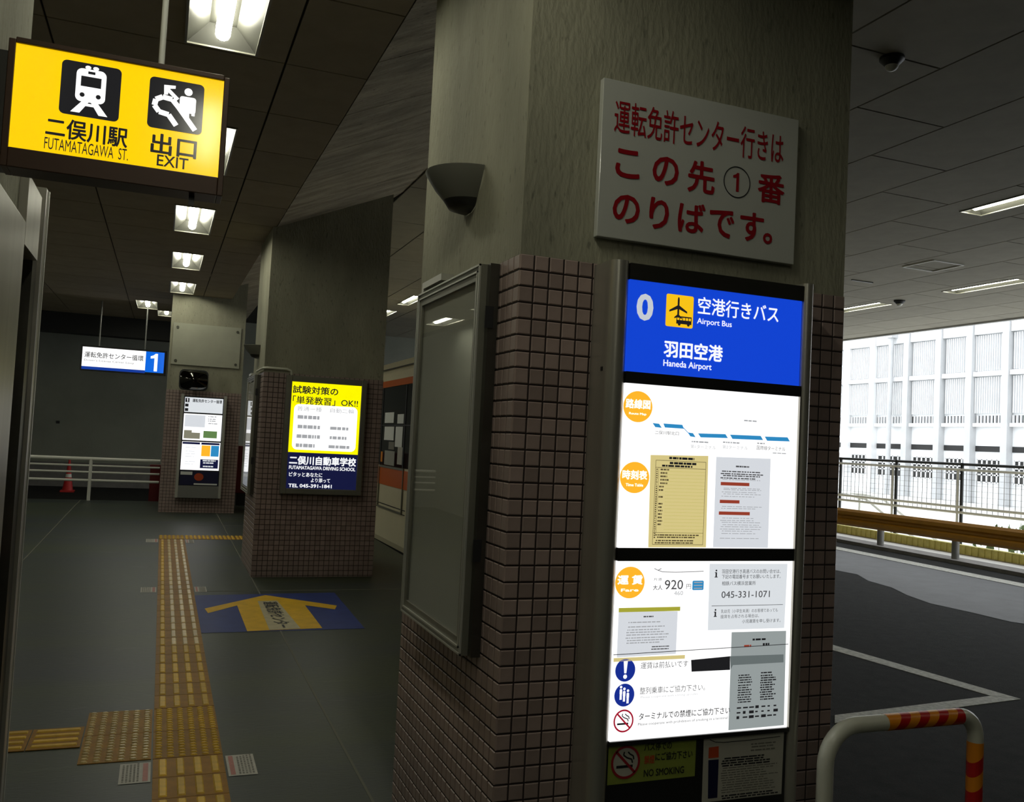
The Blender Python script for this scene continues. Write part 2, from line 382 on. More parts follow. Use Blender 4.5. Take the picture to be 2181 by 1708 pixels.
ceil_r = tag(mobj('ceiling', None, None, (8, 6, 4.1)), kind='structure')
m = MB()
for a, b, c, d in panel_cells(2.2, 13.36, -8, 22.3, RL)[0]: m.quad((a, c, 4.114), (a, d, 4.114), (b, d, 4.114), (b, c, 4.114))
m.build('ceiling_backing', 'ceiling_void', ceil_r)
zr = lambda y: 4.10
k = 0
X = 3.705-0.838*2
while X < 13.3:
    x0, x1 = max(X, 2.2), min(X+0.838, 13.36)
    Y = 4.326-1.50*8+(0.75 if k % 2 == 1 else 0)
    while Y < 22.2:
        if x1-x0 > 0.05: panel(ceil_r, 'ceiling_white', x0, x1, max(Y, -7.99), min(Y+1.5, 22.28), zr, 0, RL, gap=0.008)
        Y += 1.5
    X += 0.838; k += 1
box('fascia', 'facade_white', ceil_r, 13.36, 13.44, -8, 24, 4.07, 4.9)
# access hatch frame set into the canopy ceiling
m = MB()
for y in (8.95, 8.45): m.box(8.85, 9.36, y-0.008, y+0.008, 4.085, 4.099)
for x in (8.85, 9.36): m.box(x-0.008, x+0.008, 8.45, 8.95, 4.085, 4.099)
m.build('hatch_trim', 'rail_white', ceil_r)
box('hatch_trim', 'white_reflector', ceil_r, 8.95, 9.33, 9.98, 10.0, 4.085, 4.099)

# board-marked inclined soffit between the two ceilings (column row runs through it)
sof = tag(mobj('ceiling_soffit', None, None, (1.5, 6, 3.8)), kind='structure')
secs = [(-8, 0.94), (9.1, 0.94), (13.3, 0.42), (22.3, 0.42)]
def sof_pt(y, e, t):
    x = e+1.26*t; z = zl(y)+(4.112-zl(y))*t
    return (x, y, z)
bounds = []
for (ya, ea), (yb, eb) in zip(secs, secs[1:]):
    n = max(1, int((yb-ya)/0.9))
    for i in range(n):
        u, v = i/n, (i+1)/n
        bounds.append((ya+(yb-ya)*u, ea+(eb-ea)*u, ya+(yb-ya)*v, ea+(eb-ea)*v))
for ya, ea, yb, eb in bounds:
    g = 0.004 if ea == eb else 0
    mm = MB(); T = [0, 0.5, 1.0]
    vs = [sof_pt(ya+g, ea, t) for t in T]+[sof_pt(yb-g, eb, t) for t in T]
    vs += [(x, y, z+0.10) for x, y, z in vs]
    mm.add(vs, [(0, 3, 4, 1), (1, 4, 5, 2), (6, 7, 10, 9), (7, 8, 11, 10), (0, 1, 7, 6), (1, 2, 8, 7), (3, 9, 10, 4), (4, 10, 11, 5), (0, 6, 9, 3), (2, 5, 11, 8)])
    mm.build('soffit_board', 'concrete_soffit', sof)
m = MB()
for ya, ea, yb, eb in bounds:
    a, b = sof_pt(ya, ea, 1), sof_pt(yb, eb, 1)
    m.quad(a, b, (b[0], b[1], 4.6), (a[0], a[1], 4.6))
    if eb < 0.93:
        m.quad((ea+1.2, ya, 4.113), (2.3, ya, 4.113), (2.3, yb, 4.113), (eb+1.2, yb, 4.113))
        m.quad((0.40, ya, zl(ya)+0.02), (0.97, ya, zl(ya)+0.25), (0.97, yb, zl(yb)+0.25), (0.40, yb, zl(yb)+0.02))
m.build('soffit_back', 'ceiling_void', sof)

# ------------------------------------------------------------ ceiling lights
def ceiling_light(x0, x1, y0, y1, z, label, group, tilt=0.0):
    cx, cy = (x0+x1)/2, (y0+y1)/2; zz = z(cy)
    t = thing('ceiling_light', (cx, cy, zz), label, 'ceiling light', group); t.rotation_euler.x = tilt
    hw, hl, d = (x1-x0)/2, (y1-y0)/2, 0.11
    def w(m): # local coordinates -> add thing origin (build subtracts it again)
        m.v = [(a+cx, b+cy, c+zz) for a, b, c in m.v]; return m
    m = MB(); iw = hw*0.40; il = hl-0.025
    o = [(-hw, -hl, 0), (hw, -hl, 0), (hw, hl, 0), (-hw, hl, 0)]; i = [(-iw, -il, d), (iw, -il, d), (iw, il, d), (-iw, il, d)]
    m.add(o+i, [(0, 4, 5, 1), (1, 5, 6, 2), (2, 6, 7, 3), (3, 7, 4, 0), (4, 7, 6, 5)])
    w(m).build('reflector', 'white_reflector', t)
    m = MB(); e = 0.012
    m.box(-hw-e, -hw, -hl-e, hl+e, -0.008, 0.004).box(hw, hw+e, -hl-e, hl+e, -0.008, 0.004).box(-hw, hw, -hl-e, -hl, -0.008, 0.004).box(-hw, hw, hl, hl+e, -0.008, 0.004)
    w(m).build('frame', 'aluminium', t)
    m = MB().tube([(0, -il+0.02, 0.055), (0, il-0.02, 0.055)], 0.038, 12)
    w(m).build('tube', 'tube', t, smooth=True)
    for a, b in ((-il, -il+0.02), (il-0.02, il)): w(MB().box(-0.02, 0.02, a, b, 0.03, d)).build('lamp_holder', 'rail_white', t)
    return t
GL = 'recessed fluorescent lights over the platform'
names = {-3: 'recessed fluorescent light far behind the viewpoint, out of the picture', -2: 'recessed fluorescent light behind the viewpoint, out of the picture', -1: 'recessed fluorescent light above the viewpoint, just out of the picture', 0: 'recessed fluorescent light cut off by the top edge of the picture',
         1: 'recessed fluorescent light mostly hidden behind the yellow station sign',
         2: 'recessed fluorescent light just below the yellow station sign, largest whole one',
         3: 'recessed fluorescent light second below the yellow station sign',
         4: 'recessed fluorescent light third below the yellow station sign, near the far column'}
for k, h in enumerate(LL):
    lab = names.get(k-3) if k < 8 else ['recessed fluorescent light at left above the blue and white number 1 sign', 'smallest recessed light beside the top of the farthest column', 'recessed light of the left row behind the portal, nearest of three', 'recessed light of the left row behind the portal, middle of three', 'recessed light of the left row behind the portal, farthest of three'][k-8]
    ceiling_light(*h, zl, lab, GL, TILT)
GR = 'recessed fluorescent lights under the canopy'
rn = ['recessed fluorescent light at the right edge of the picture under the canopy', 'recessed fluorescent light nearest the daylight edge of the canopy at right',
      'recessed fluorescent light seen over the bus, the nearer of two', 'recessed fluorescent light seen over the bus, the farther of two',
      'recessed fluorescent light over the lane behind the viewpoint', 'recessed fluorescent light at the tiled column edge near the canopy rim', 'recessed fluorescent light over the bus roof hidden by the column']
for h, lab in zip(RL, rn): ceiling_light(*h, zr, lab, GR)

def detector(x, y, label, r):
    t = thing('smoke_detector', (x, y, 4.099), label, 'smoke detector', 'ceiling detectors')
    m = MB(); n = 20; prof = [(r, 0), (r*1.02, -0.018), (r*0.8, -0.035), (r*0.55, -0.055)]
    vs = [(x+a*math.cos(2*math.pi*k/n), y+a*math.sin(2*math.pi*k/n), 4.099+b) for a, b in prof for k in range(n)]
    fs = [(i*n+k, i*n+(k+1) % n, (i+1)*n+(k+1) % n, (i+1)*n+k) for i in range(len(prof)-1) for k in range(n)]
    m.add(vs, fs); m.build('base', 'fence_black', t, smooth=True)
    m = MB(); vs = []; R = r*0.55
    for j in range(5):
        q = j/4*math.pi/2
        vs += [(x+R*math.cos(q)*math.cos(2*math.pi*k/n), y+R*math.cos(q)*math.sin(2*math.pi*k/n), 4.044-0.035*math.sin(q)) for k in range(n)]
    m.add(vs, [(i*n+k, i*n+(k+1) % n, (i+1)*n+(k+1) % n, (i+1)*n+k) for i in range(4) for k in range(n)]); m.build('sensor', 'rail_white', t, smooth=True)
detector(4.15, 4.34, 'black ceiling detector with pale dome in the dark upper right corner', 0.075)
detector(10.71, 10.88, 'small dark ceiling detector in the bright part of the canopy', 0.085)

# ============================================================ TACTILE PAVING (parts of the floor)
def tac_mesh(name, m, mat):
    me = bpy.data.meshes.new(name); me.from_pydata(m.v, [], m.f); me.materials.append(MATS[mat]); return me
def chamfer(m, x0, x1, y0, y1, z0, z1, c):
    v = [(x0, y0, z0), (x1, y0, z0), (x1, y1, z0), (x0, y1, z0), (x0+c, y0+c, z1), (x1-c, y0+c, z1), (x1-c, y1-c, z1), (x0+c, y1-c, z1)]
    return m.add(v, [(4, 5, 6, 7), (0, 1, 5, 4), (1, 2, 6, 5), (2, 3, 7, 6), (3, 0, 4, 7)])
TL = 0.225
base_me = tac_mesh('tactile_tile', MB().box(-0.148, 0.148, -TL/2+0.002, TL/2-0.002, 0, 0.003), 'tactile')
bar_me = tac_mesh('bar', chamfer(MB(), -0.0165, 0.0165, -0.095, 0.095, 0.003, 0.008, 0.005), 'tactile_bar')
worn_sheen_me = tac_mesh('bar', chamfer(MB(), -0.0165, 0.0165, -0.095, 0.095, 0.003, 0.008, 0.005), 'tactile_worn_sheen')
def guide_tile(x, y, rz=0.0, worn_sheen=False):
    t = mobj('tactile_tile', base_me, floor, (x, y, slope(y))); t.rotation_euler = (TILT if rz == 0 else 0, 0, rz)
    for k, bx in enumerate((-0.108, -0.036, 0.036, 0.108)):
        mobj('bar', worn_sheen_me if (worn_sheen and k > 0) else bar_me, t, (bx, 0, 0))
ys = []
y = 4.33-TL/2
while y > 2.5: ys.append(y); y -= TL
y = 5.06+TL/2
while y < 11.85: ys.append(y); y += TL
for y in ys: guide_tile(0.208, y, worn_sheen=(y > 6.3))
for k in range(2): guide_tile(-0.25-TL*(k+0.5), 4.70, math.pi/2)
# dotted warning tiles, two by two
st = MB()
for i in range(6):
    for j in range(10):
        cx, cy, n = -0.125+i*0.05, -0.160+j*0.0355, 8
        vs = [(cx+0.017*math.cos(2*math.pi*k/n), cy+0.012*math.sin(2*math.pi*k/n), 0.003) for k in range(n)]+[(cx+0.011*math.cos(2*math.pi*k/n), cy+0.007*math.sin(2*math.pi*k/n), 0.008) for k in range(n)]
        st.add(vs, [tuple(range(n, 2*n))]+[(k, (k+1) % n, n+(k+1) % n, n+k) for k in range(n)])
stud_me = tac_mesh('studs', st, 'tactile_bar'); stud_worn_sheen = tac_mesh('studs', st, 'tactile_worn_sheen')
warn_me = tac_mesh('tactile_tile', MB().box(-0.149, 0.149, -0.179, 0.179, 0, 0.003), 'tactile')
for cx, mat in ((-0.097, stud_worn_sheen), (0.208, stud_me)):
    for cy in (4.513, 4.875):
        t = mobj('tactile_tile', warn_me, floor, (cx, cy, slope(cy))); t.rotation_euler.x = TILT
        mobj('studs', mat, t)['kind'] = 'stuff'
for k in range(4):
    t = mobj('tactile_tile', warn_me, floor, (0.208+0.305*k, 12.03, slope(12.03))); t.rotation_euler.x = TILT
    mobj('studs', stud_me, t)['kind'] = 'stuff'

# stickers beside the strip
def floor_sticker(x0, x1, y0, y1, red_left, label, seed):
    t = thing('floor_sticker', ((x0+x1)/2, (y0+y1)/2, slope((y0+y1)/2)), label, 'sticker', 'stickers beside the tactile strip')
    flat('sheet', [rect(x0, x1, y0, y1)], ('G', 0.002), 'sticker_white', t)
    w = (x1-x0)*0.25
    xr = (x0+0.01, x0+w) if red_left else (x1-w, x1-0.01)
    flat('red_band', [rect(xr[0], xr[1], y0+0.012, y1-0.012)], ('G', 0.003), 'sticker_red', t)
    xa, xb = (x0+w+0.012, x1-0.008) if red_left else (x0+0.008, x1-w-0.012)
    rnd = random.Random(seed); polys = []
    for k in range(5):
        xx = xa+(xb-xa)*(k+0.5)/5; yy = y0+0.015
        while yy < y1-0.02:
            l = rnd.uniform(0.008, 0.025); polys.append(rect(xx-0.004, xx+0.004, yy, yy+l)); yy += l+0.006
    flat('print', polys, ('G', 0.003), 'print_grey', t)
floor_sticker(-0.072, 0.052, 4.07, 4.30, False, 'white floor sticker with red band left of the yellow strip, nearest the viewer', 1)
floor_sticker(0.366, 0.487, 4.06, 4.308, True, 'white floor sticker with red band right of the yellow strip, nearest the viewer', 2)
floor_sticker(-0.077, 0.050, 8.33, 8.576, False, 'white floor sticker left of the strip, in the middle distance', 3)
floor_sticker(0.366, 0.465, 8.325, 8.575, True, 'white floor sticker right of the strip, beside the blue arrow sheet', 4)
floor_sticker(-0.085, 0.050, 11.55, 11.84, False, 'white floor sticker left of the far end of the strip', 5)
floor_sticker(0.366, 0.460, 11.50, 11.83, True, 'white floor sticker right of the far end of the strip', 6)
# blue sheet with yellow arrow
t = thing('floor_arrow_sheet', (0.94, 7.5, slope(7.5)), 'blue floor sheet with a big yellow arrow pointing away, right of the yellow strip', 'floor sign')
flat('sheet', [[(0.345, 6.755), (1.530, 6.755), (1.560, 8.21), (0.352, 8.17)]], ('G', 0.0018), 'floor_blue', t)
flat('arrow', [[(0.672, 6.765), (1.218, 6.80), (1.215, 7.66), (0.672, 7.70)], [(0.672, 7.70), (1.215, 7.66), (0.941, 8.13)],
               [(0.672, 7.70), (0.941, 8.13), (0.415, 7.60), (0.432, 7.42)], [(1.215, 7.66), (1.432, 7.47), (1.475, 7.62), (0.941, 8.13)]], ('G', 0.0032), 'floor_yellow', t)
flat('white_strip', [[(0.830, 6.78), (1.058, 6.80), (1.012, 7.87), (0.850, 7.86)]], ('G', 0.0044), 'floor_cream', t)
text('運転免許センター', (6.84, 7.82, 0.944, 0.125), ('G', 0.0056), 'ink', t, 0.02, rot=1)

# ============================================================ COLUMNS
TP = 0.05
def tile_mb(m, u, v, place, s=0.0455, d=0.008, c=0.003):
    h = s/2
    pts = [(-h, -h, 0), (h, -h, 0), (h, h, 0), (-h, h, 0), (-h, -h, d-c), (h, -h, d-c), (h, h, d-c), (-h, h, d-c), (-h+c, -h+c, d), (h-c, -h+c, d), (h-c, h-c, d), (-h+c, h-c, d)]
    return m.add([place(u+a, v+b, w) for a, b, w in pts], [(8, 9, 10, 11), (4, 5, 9, 8), (5, 6, 10, 9), (6, 7, 11, 10), (7, 4, 8, 11), (0, 1, 5, 4), (1, 2, 6, 5), (2, 3, 7, 6), (3, 0, 4, 7)])
_m = tile_mb(MB(), 0, 0, lambda a, b, w: (a, -w, b)); TILE_ME = bpy.data.meshes.new('tile'); TILE_ME.from_pydata(_m.v, [], _m.f); TILE_ME.materials.append(MATS['tile'])
def column(x0, y0, wx, wy, ztop, zshaft, label, single, sides=('front', 'left', 'right')):
    """tiled foot, concrete shaft; single(i, j) says which front tiles are objects of their own"""
    zb = slope(y0)
    t = thing('tiled_column', (x0+wx/2, y0+wy/2, zb), label, 'column', 'columns along the platform')
    d = 0.008
    box('concrete_shaft', 'concrete', t, x0+0.004, x0+wx-0.004, y0+0.006, y0+wy-0.004, zb-0.05, zshaft)
    box('grout', 'grout', t, x0+0.0025, x0+wx-0.0025, y0+0.0035, y0+wy-0.003, zb-0.04, ztop-0.002)
    nx, ny, nz = round(wx/TP), round(wy/TP), int((ztop-zb)/TP)+1
    px_, py_ = wx/nx, wy/ny
    fld = {'front': MB(), 'left': MB(), 'right': MB()}
    for j in range(nz):
        z = ztop-(j+0.5)*TP
        if z < zb-0.02: break
        for i in range(nx):
            if single(i, j):
                mobj('tile', TILE_ME, t, Vector((x0+(i+0.5)*px_, y0+d, z))-origin(t))
            elif 'front' in sides: tile_mb(fld['front'], x0+(i+0.5)*px_, z, lambda a, b, w: (a, y0+d-w, b), s=px_-0.0045)
        for i in range(ny):
            if 'left' in sides: tile_mb(fld['left'], y0+(i+0.5)*py_, z, lambda a, b, w: (x0+d-w, a, b), s=0.0455)
            if 'right' in sides: tile_mb(fld['right'], y0+(i+0.5)*py_, z, lambda a, b, w: (x0+wx-d+w, a, b), s=0.0455)
    m = MB()
    for k in sides: m.add(fld[k].v, fld[k].f)
    m.build('tiles', 'tile_field', t)['kind'] = 'stuff'
    return t
c1 = column(0.984, 2.5215, 1.25, 1.15, 2.122, 4.6, 'big square column in the foreground, pink-brown tiles below and bare concrete above', lambda i, j: j < 30 and (i < 5 or i >= 20))
c2 = column(0.900, 9.07, 1.20, 1.12, 2.122, 4.6, 'middle tiled concrete column carrying the yellow lit poster', lambda i, j: (j >= 24 and j < 37 and i < 23 and j*23+i < 24*23+300))
c3 = column(0.034, 15.10, 1.14, 1.15, 2.118, 4.6, 'farthest tiled concrete column behind the mirror and slim notice board', lambda i, j: False)

# ============================================================ WALL SCONCES
def sconce(x, y, z, label, sc=1.0):
    t = thing('wall_sconce', (x, y, z), label, 'wall lamp', 'sconces on the column sides')
    n = 18; prof = [(1.0, 0.165*sc, 0.155*sc, 0.0), (0.97, 0.160*sc, 0.150*sc, -0.012*sc), (0.78, 0.128*sc, 0.118*sc, -0.06*sc), (0.58, 0.094*sc, 0.086*sc, -0.098*sc)]
    def ringp(ry, rx, dz): return [(x-rx*math.sin(math.pi*k/n), y-ry*math.cos(math.pi*k/n), z+dz) for k in range(n+1)]
    vs = []
    for _, rx, ry, dz in prof: vs += ringp(ry, rx, dz)
    N = n+1; fs = [(i*N+k, i*N+k+1, (i+1)*N+k+1, (i+1)*N+k) for i in range(len(prof)-1) for k in range(n)]
    MB().add(vs, fs).build('bowl', 'sconce_grey', t, smooth=True)
    vs = ringp(0.086*sc, 0.094*sc, -0.098*sc)+ringp(0.07*sc, 0.075*sc, -0.125*sc)+ringp(0.03*sc, 0.035*sc, -0.138*sc)
    fs = [(i*N+k, i*N+k+1, (i+1)*N+k+1, (i+1)*N+k) for i in range(2) for k in range(n)]+[tuple(2*N+k for k in range(N))]
    MB().add(vs, fs).build('bottom_cup', 'sconce_dark', t, smooth=True)
    vs = ringp(0.155*sc, 0.165*sc, 0.0)+ringp(0.148*sc, 0.158*sc, 0.003)+ringp(0.14*sc, 0.15*sc, -0.01)
    fs = [(i*N+k, i*N+k+1, (i+1)*N+k+1, (i+1)*N+k) for i in range(2) for k in range(n)]
    MB().add(vs, fs).build('rim', 'aluminium', t, smooth=True)
    box('mount_plate', 'sconce_grey', t, x-0.012, x+0.002, y-0.08*sc, y+0.08*sc, z-0.10*sc, z-0.004)
sconce(0.986, 3.06, 2.50, 'grey half-bowl wall lamp on the foreground column')
sconce(0.902, 9.72, 2.425, 'grey half-bowl wall lamp on the middle column', 0.95)

# ============================================================ WHITE PLATE WITH RED LETTERS
t = thing('direction_plate', (1.609, 2.51, 2.20), 'white enamel plate with red Japanese lettering on the foreground column', 'sign')
box('plate', 'plate_white', t, 1.2295, 1.987, 2.5, 2.524, 2.2025, 2.709, bevel=0.002)
R = 'plate_red'; S = ('Y', 2.4985)
text('運転免許センター行きは', (1.2722, 1.9253, 2.5931, 0.1085), S, R, t, 0.006)
for ch, r in (('こ', (1.2829, 1.3707, 2.4463, 0.0927)), ('の', (1.4175, 1.5154, 2.4459, 0.0943)), ('先', (1.5496, 1.6545, 2.4463, 0.1083)), ('番', (1.8254, 1.9355, 2.4504, 0.1024)),
              ('の', (1.2803, 1.3780, 2.3013, 0.0925)), ('り', (1.4124, 1.4853, 2.3032, 0.1030)), ('ば', (1.5190, 1.6227, 2.3065, 0.1015)), ('で', (1.6395, 1.7371, 2.3040, 0.0936)), ('す', (1.7597, 1.8563, 2.3085, 0.0997)), ('。', (1.8541, 1.8926, 2.2779, 0.0383))):
    text(ch, r, S, R, t, 0.022)
cc = (1.7417, 2.4516); flat('ring', ring(cc[0], cc[1], 0.0535, 0.0535, 0.0035, 40), S, 'ink', t)
one(cc[0], cc[1], 0.064, S, R, t)

# ============================================================ BUS STOP BOARD
t = thing('bus_stop_board', (1.614, 2.45, slope(2.45)), 'tall stainless lit bus stop board with blue airport bus header on the foreground column', 'notice board')
def rpost(x0, x1, y0, y1, z0, z1, r, name):
    pts = []
    for cx, cy, s in ((x1-r, y0+r, 3), (x1, y1, None), (x0, y1, None), (x0+r, y0+r, 2)):
        if s is None: pts.append((cx, cy, 0)); continue
        for k in range(7):
            a = (s+k/6)*math.pi/2; pts.append((cx+r*math.cos(a), cy+r*math.sin(a), 0))
    pts = [pts[i] for i in list(range(0, len(pts)))]
    order = sorted(range(len(pts)), key=lambda i: math.atan2(pts[i][1]-(y0+y1)/2, pts[i][0]-(x0+x1)/2))
    return MB().prism([pts[i] for i in order], (0, 0, z0), (0, 0, z1)).build(name, 'steel', t, smooth=True)
rpost(1.236, 1.300, 2.388, 2.518, 0.03, 2.112, 0.03, 'post'); rpost(1.950, 1.991, 2.388, 2.518, 0.03, 2.118, 0.018, 'post')
box('backing', 'black_frame', t, 1.299, 1.952, 2.412, 2.516, 0.06, 2.10)
box('header', 'steel_dark', t, 1.299, 1.951, 2.396, 2.414, 2.058, 2.108)
for z0, z1 in ((1.741, 1.776), (1.204, 1.243)): box('cross_bar', 'black_frame', t, 1.299, 1.951, 2.394, 2.414, z0, z1)
box('cross_bar', 'black_frame', t, 1.299, 1.951, 2.394, 2.414, 0.655, 0.668)
box('edge_strip', 'steel', t, 1.9465, 1.951, 2.392, 2.41, 0.67, 1.742)
box('screw', 'ink', t, 1.234, 1.238, 2.428, 2.440, 1.775, 1.787)
PB = 2.401
hp = box('header_panel', 'lit_blue', t, 1.3015, 1.9465, PB, 2.413, 1.776, 2.058); tag(hp, 'blue lit header panel with white lettering')
F = ('Y', 2.3995)
text('0', (1.3268, 1.3857, 1.9774, 0.0835), F, 'lit_grey_text', hp, 0.035)
a, b = (1.4305, 1.9836), (1.5289, 1.9848)
flat('icon', [rrect(a[0], b[0], (1.4822, 1.9271)[1], (1.4773, 2.0282)[1], 0.006)], F, 'lit_icon', hp)
G = ('Y', 2.3988); ic = (1.4742, 1.9866)
def pl(pts, cx, cz, s): return [(cx+x*s, cz+z*s) for x, z in pts]
flat('plane_symbol', [pl([(-.06, 1), (.06, 1), (.1, .8), (.1, -.75), (0, -.95), (-.1, -.75), (-.1, .8)], ic[0], ic[1], .034),
     pl([(.1, .25), (.95, -.25), (.95, -.42), (.1, -.1)], ic[0], ic[1], .034), pl([(-.1, .25), (-.1, -.1), (-.95, -.42), (-.95, -.25)], ic[0], ic[1], .034),
     pl([(.1, -.6), (.4, -.85), (.4, -.97), (.05, -.85)], ic[0], ic[1], .034), pl([(-.1, -.6), (-.05, -.85), (-.4, -.97), (-.4, -.85)], ic[0], ic[1], .034)], G, 'lit_ink', hp)
bx = (1.4964, 1.9490)
flat('bus_symbol', [rect(bx[0]-.028, bx[0]+.027, bx[1]-.011, bx[1]+.001), rect(bx[0]-.028, bx[0]+.027, bx[1]+.009, bx[1]+.013)]+[rect(bx[0]-.028+.0106*k, bx[0]-.0255+.0106*k, bx[1], bx[1]+.01) for k in range(6)]+[ell(bx[0]-.017, bx[1]-.012, .005, .005, 10), ell(bx[0]+.016, bx[1]-.012, .005, .005, 10)], G, 'lit_ink', hp)
text('空港行きバス', (1.5457, 1.8538, 2.0036, 0.0557), F, 'lit_white_text', hp, 0.012)
text('Airport Bus', (1.5445, 1.6739, 1.9518, 0.0238), F, 'lit_white_text', hp, 0.008)
text('羽田空港', (1.4286, 1.6445, 1.8574, 0.0529), F, 'lit_white_text', hp, 0.028)
text('Haneda Airport', (1.4292, 1.6046, 1.8094, 0.0264), F, 'lit_white_text', hp, 0.012)

rp = box('route_panel', 'lit_white', t, 1.3015, 1.9465, PB, 2.413, 1.243, 1.741); tag(rp, 'white lit panel with route line and timetables')
def badge(c, txt, sub, par, mat='lit_orange'):
    flat('badge', [ell(c[0], c[1], .0505, .0475, 36)], F, mat, par)
    text(txt, (c[0]-.043, c[0]+.043, c[1]+.008, .029), G, 'lit_white', par, 0.03)
    text(sub, (c[0]-.03, c[0]+.03, c[1]-.0225, .009), G, 'lit_white', par, 0.02)
badge((1.3469, 1.6711), '路線図', 'Route Map', rp); badge((1.3463, 1.4555), '時刻表', 'Time Table', rp)
def para(p0, p1, hh, sk=0.010): return [(p0[0], p0[1]+hh/2), (p1[0]-sk, p1[1]+hh/2), (p1[0], p1[1]-hh/2), (p0[0]+sk, p0[1]-hh/2)]
segs = [para((1.4003, 1.6182), (1.4334, 1.6171), .012), para((1.4384, 1.6188), (1.5124, 1.6185), .012, .006), para((1.5270, 1.5958), (1.5562, 1.5944), .012), para((1.5648, 1.5948), (1.6763, 1.5975), .012), para((1.6834, 1.5963), (1.8113, 1.5982), .013), para((1.8169, 1.5969), (1.9171, 1.5988), .013)]
flat('route_line', [s[::-1] for s in segs]+stroke([(1.5073, 1.6182), (1.5339, 1.5962)], .002), F, 'lit_route', rp)
text('二俣川駅北口', (1.4096, 1.4948, 1.5964, 0.0116), F, 'lit_greyink', rp)
for r in ((1.5391, 1.6324, 1.5583, 0.0118), (1.6568, 1.7530, 1.5622, 0.0120)): pass
text('第1ターミナル', (1.5391, 1.6323, 1.5590, 0.0118), F, 'lit_faint', rp); text('第2ターミナル', (1.6568, 1.7529, 1.5630, 0.0120), F, 'lit_faint', rp)
text('国際線ターミナル', (1.7873, 1.8997, 1.5663, 0.0137), F, 'lit_greyink', rp)
for k, r in enumerate(((1.5401, 1.6194, 1.5742, 0.0088), (1.6578, 1.7414, 1.5777, 0.0090), (1.7884, 1.8286, 1.5806, 0.0091), (1.7328, 1.7906, 1.6508, 0.0090), (1.8484, 1.9116, 1.5519, 0.0061))):
    dashes('small_print', r[0], r[1], [r[2]], r[3]*.5, F, 'lit_faint', rp, 30+k, .008)
def sheet(name, p, mat, par, d=0.0006, y=2.4002):
    m = MB().prism([(a, y, b) for a, b in p], (0, 0, 0), (0, -d, 0)); return m.build(name, mat, par)
tt = sheet('timetable_sheet', [(1.4040, 1.2447), (1.6107, 1.2458), (1.6058, 1.5319), (1.3983, 1.5261)], 'lit_timetable', rp)
x0, x1, z0, z1 = (1.4174, 1.3390)[0], (1.5975, 1.3422)[0], (1.5080, 1.2539)[1], (1.4955, 1.5113)[1]
T_ = ('Y', 2.3985)
flat('rule', stroke([(x0, z0), (x0, z1), (x1, z1), (x1, z0), (x0, z0)], .0014)+stroke([(x0, z0+.036), (x1, z0+.036)], .0012)+stroke([(x0, z1-.022), (x1, z1-.022)], .0014)+stroke([(x0+.011, z1-.022), (x0+.011, z0+.036)], .001), T_, 'lit_brownink', tt)
flat('row_rule', [q for k in range(1, 21) for q in stroke([(x0+.036, z1-.022-k*.0105), (x1, z1-.022-k*.0105)], .0005)], T_, 'lit_olive', tt)
dashes('print', x0+.045, x1-.03, [z1+.0085, z1-.007], .007, T_, 'lit_ink', tt, 3, .009); dashes('print', x0+.02, x1-.012, [z1-.016], .006, T_, 'lit_ink', tt, 4, .01)
dashes('print', x0+.016, x0+.05, [z1-.028-k*.0105 for k in (0, 1, 2, 3, 4)], .005, T_, 'lit_brownink', tt, 5, .005)
dashes('print', x0+.014, x0+.032, [z1-.028-k*.0105 for k in (5, 6, 8, 10, 11, 12, 13, 14, 15, 16)], .005, T_, 'lit_brownink', tt, 6, .005)
dashes('print', x0+.003, x0+.009, [z1-.028-k*.0065 for k in range(33)], .004, T_, 'lit_brownink', tt, 7, .004)
dashes('print', x0+.006, x1-.01, [z0+.029, z0+.022, z0+.012, z0+.005], .004, T_, 'lit_brownink', tt, 8, .008)
nt = sheet('notice_sheet', [(1.6366, 1.2459), (1.8455, 1.2454), (1.8437, 1.5328), (1.6355, 1.5302)], 'lit_notice', rp)
for q in ((1.6552, 1.7637, 1.4467, 0.0105), (1.6543, 1.7286, 1.3905, 0.0104), (1.6525, 1.7697, 1.3538, 0.0104)): flat('red_bar', [rect(q[0], q[1], q[2]-q[3]/2, q[2]+q[3]/2)], T_, 'lit_redbar', nt)
a, b = (1.6531, 1.4909)[0], (1.8195, 1.4970)[0]; zz = lambda v: (1.7310, 1.4938)[1]-(v-1000)*0.00152
dashes('print', a+.055, b-.05, [zz(994)], .005, T_, 'lit_greyink', nt, 11, .006)
dashes('print', a, b, [zz(v) for v in (1005, 1010, 1014, 1019)], .0035, T_, 'lit_greyink', nt, 12, .01)
dashes('print', a+.005, b, [zz(v) for v in (1022, 1040, 1043, 1048, 1052, 1057, 1078, 1082, 1102, 1107, 1111, 1116, 1120, 1125, 1129, 1134, 1144)], .0022, T_, 'lit_faint', nt, 13, .012)

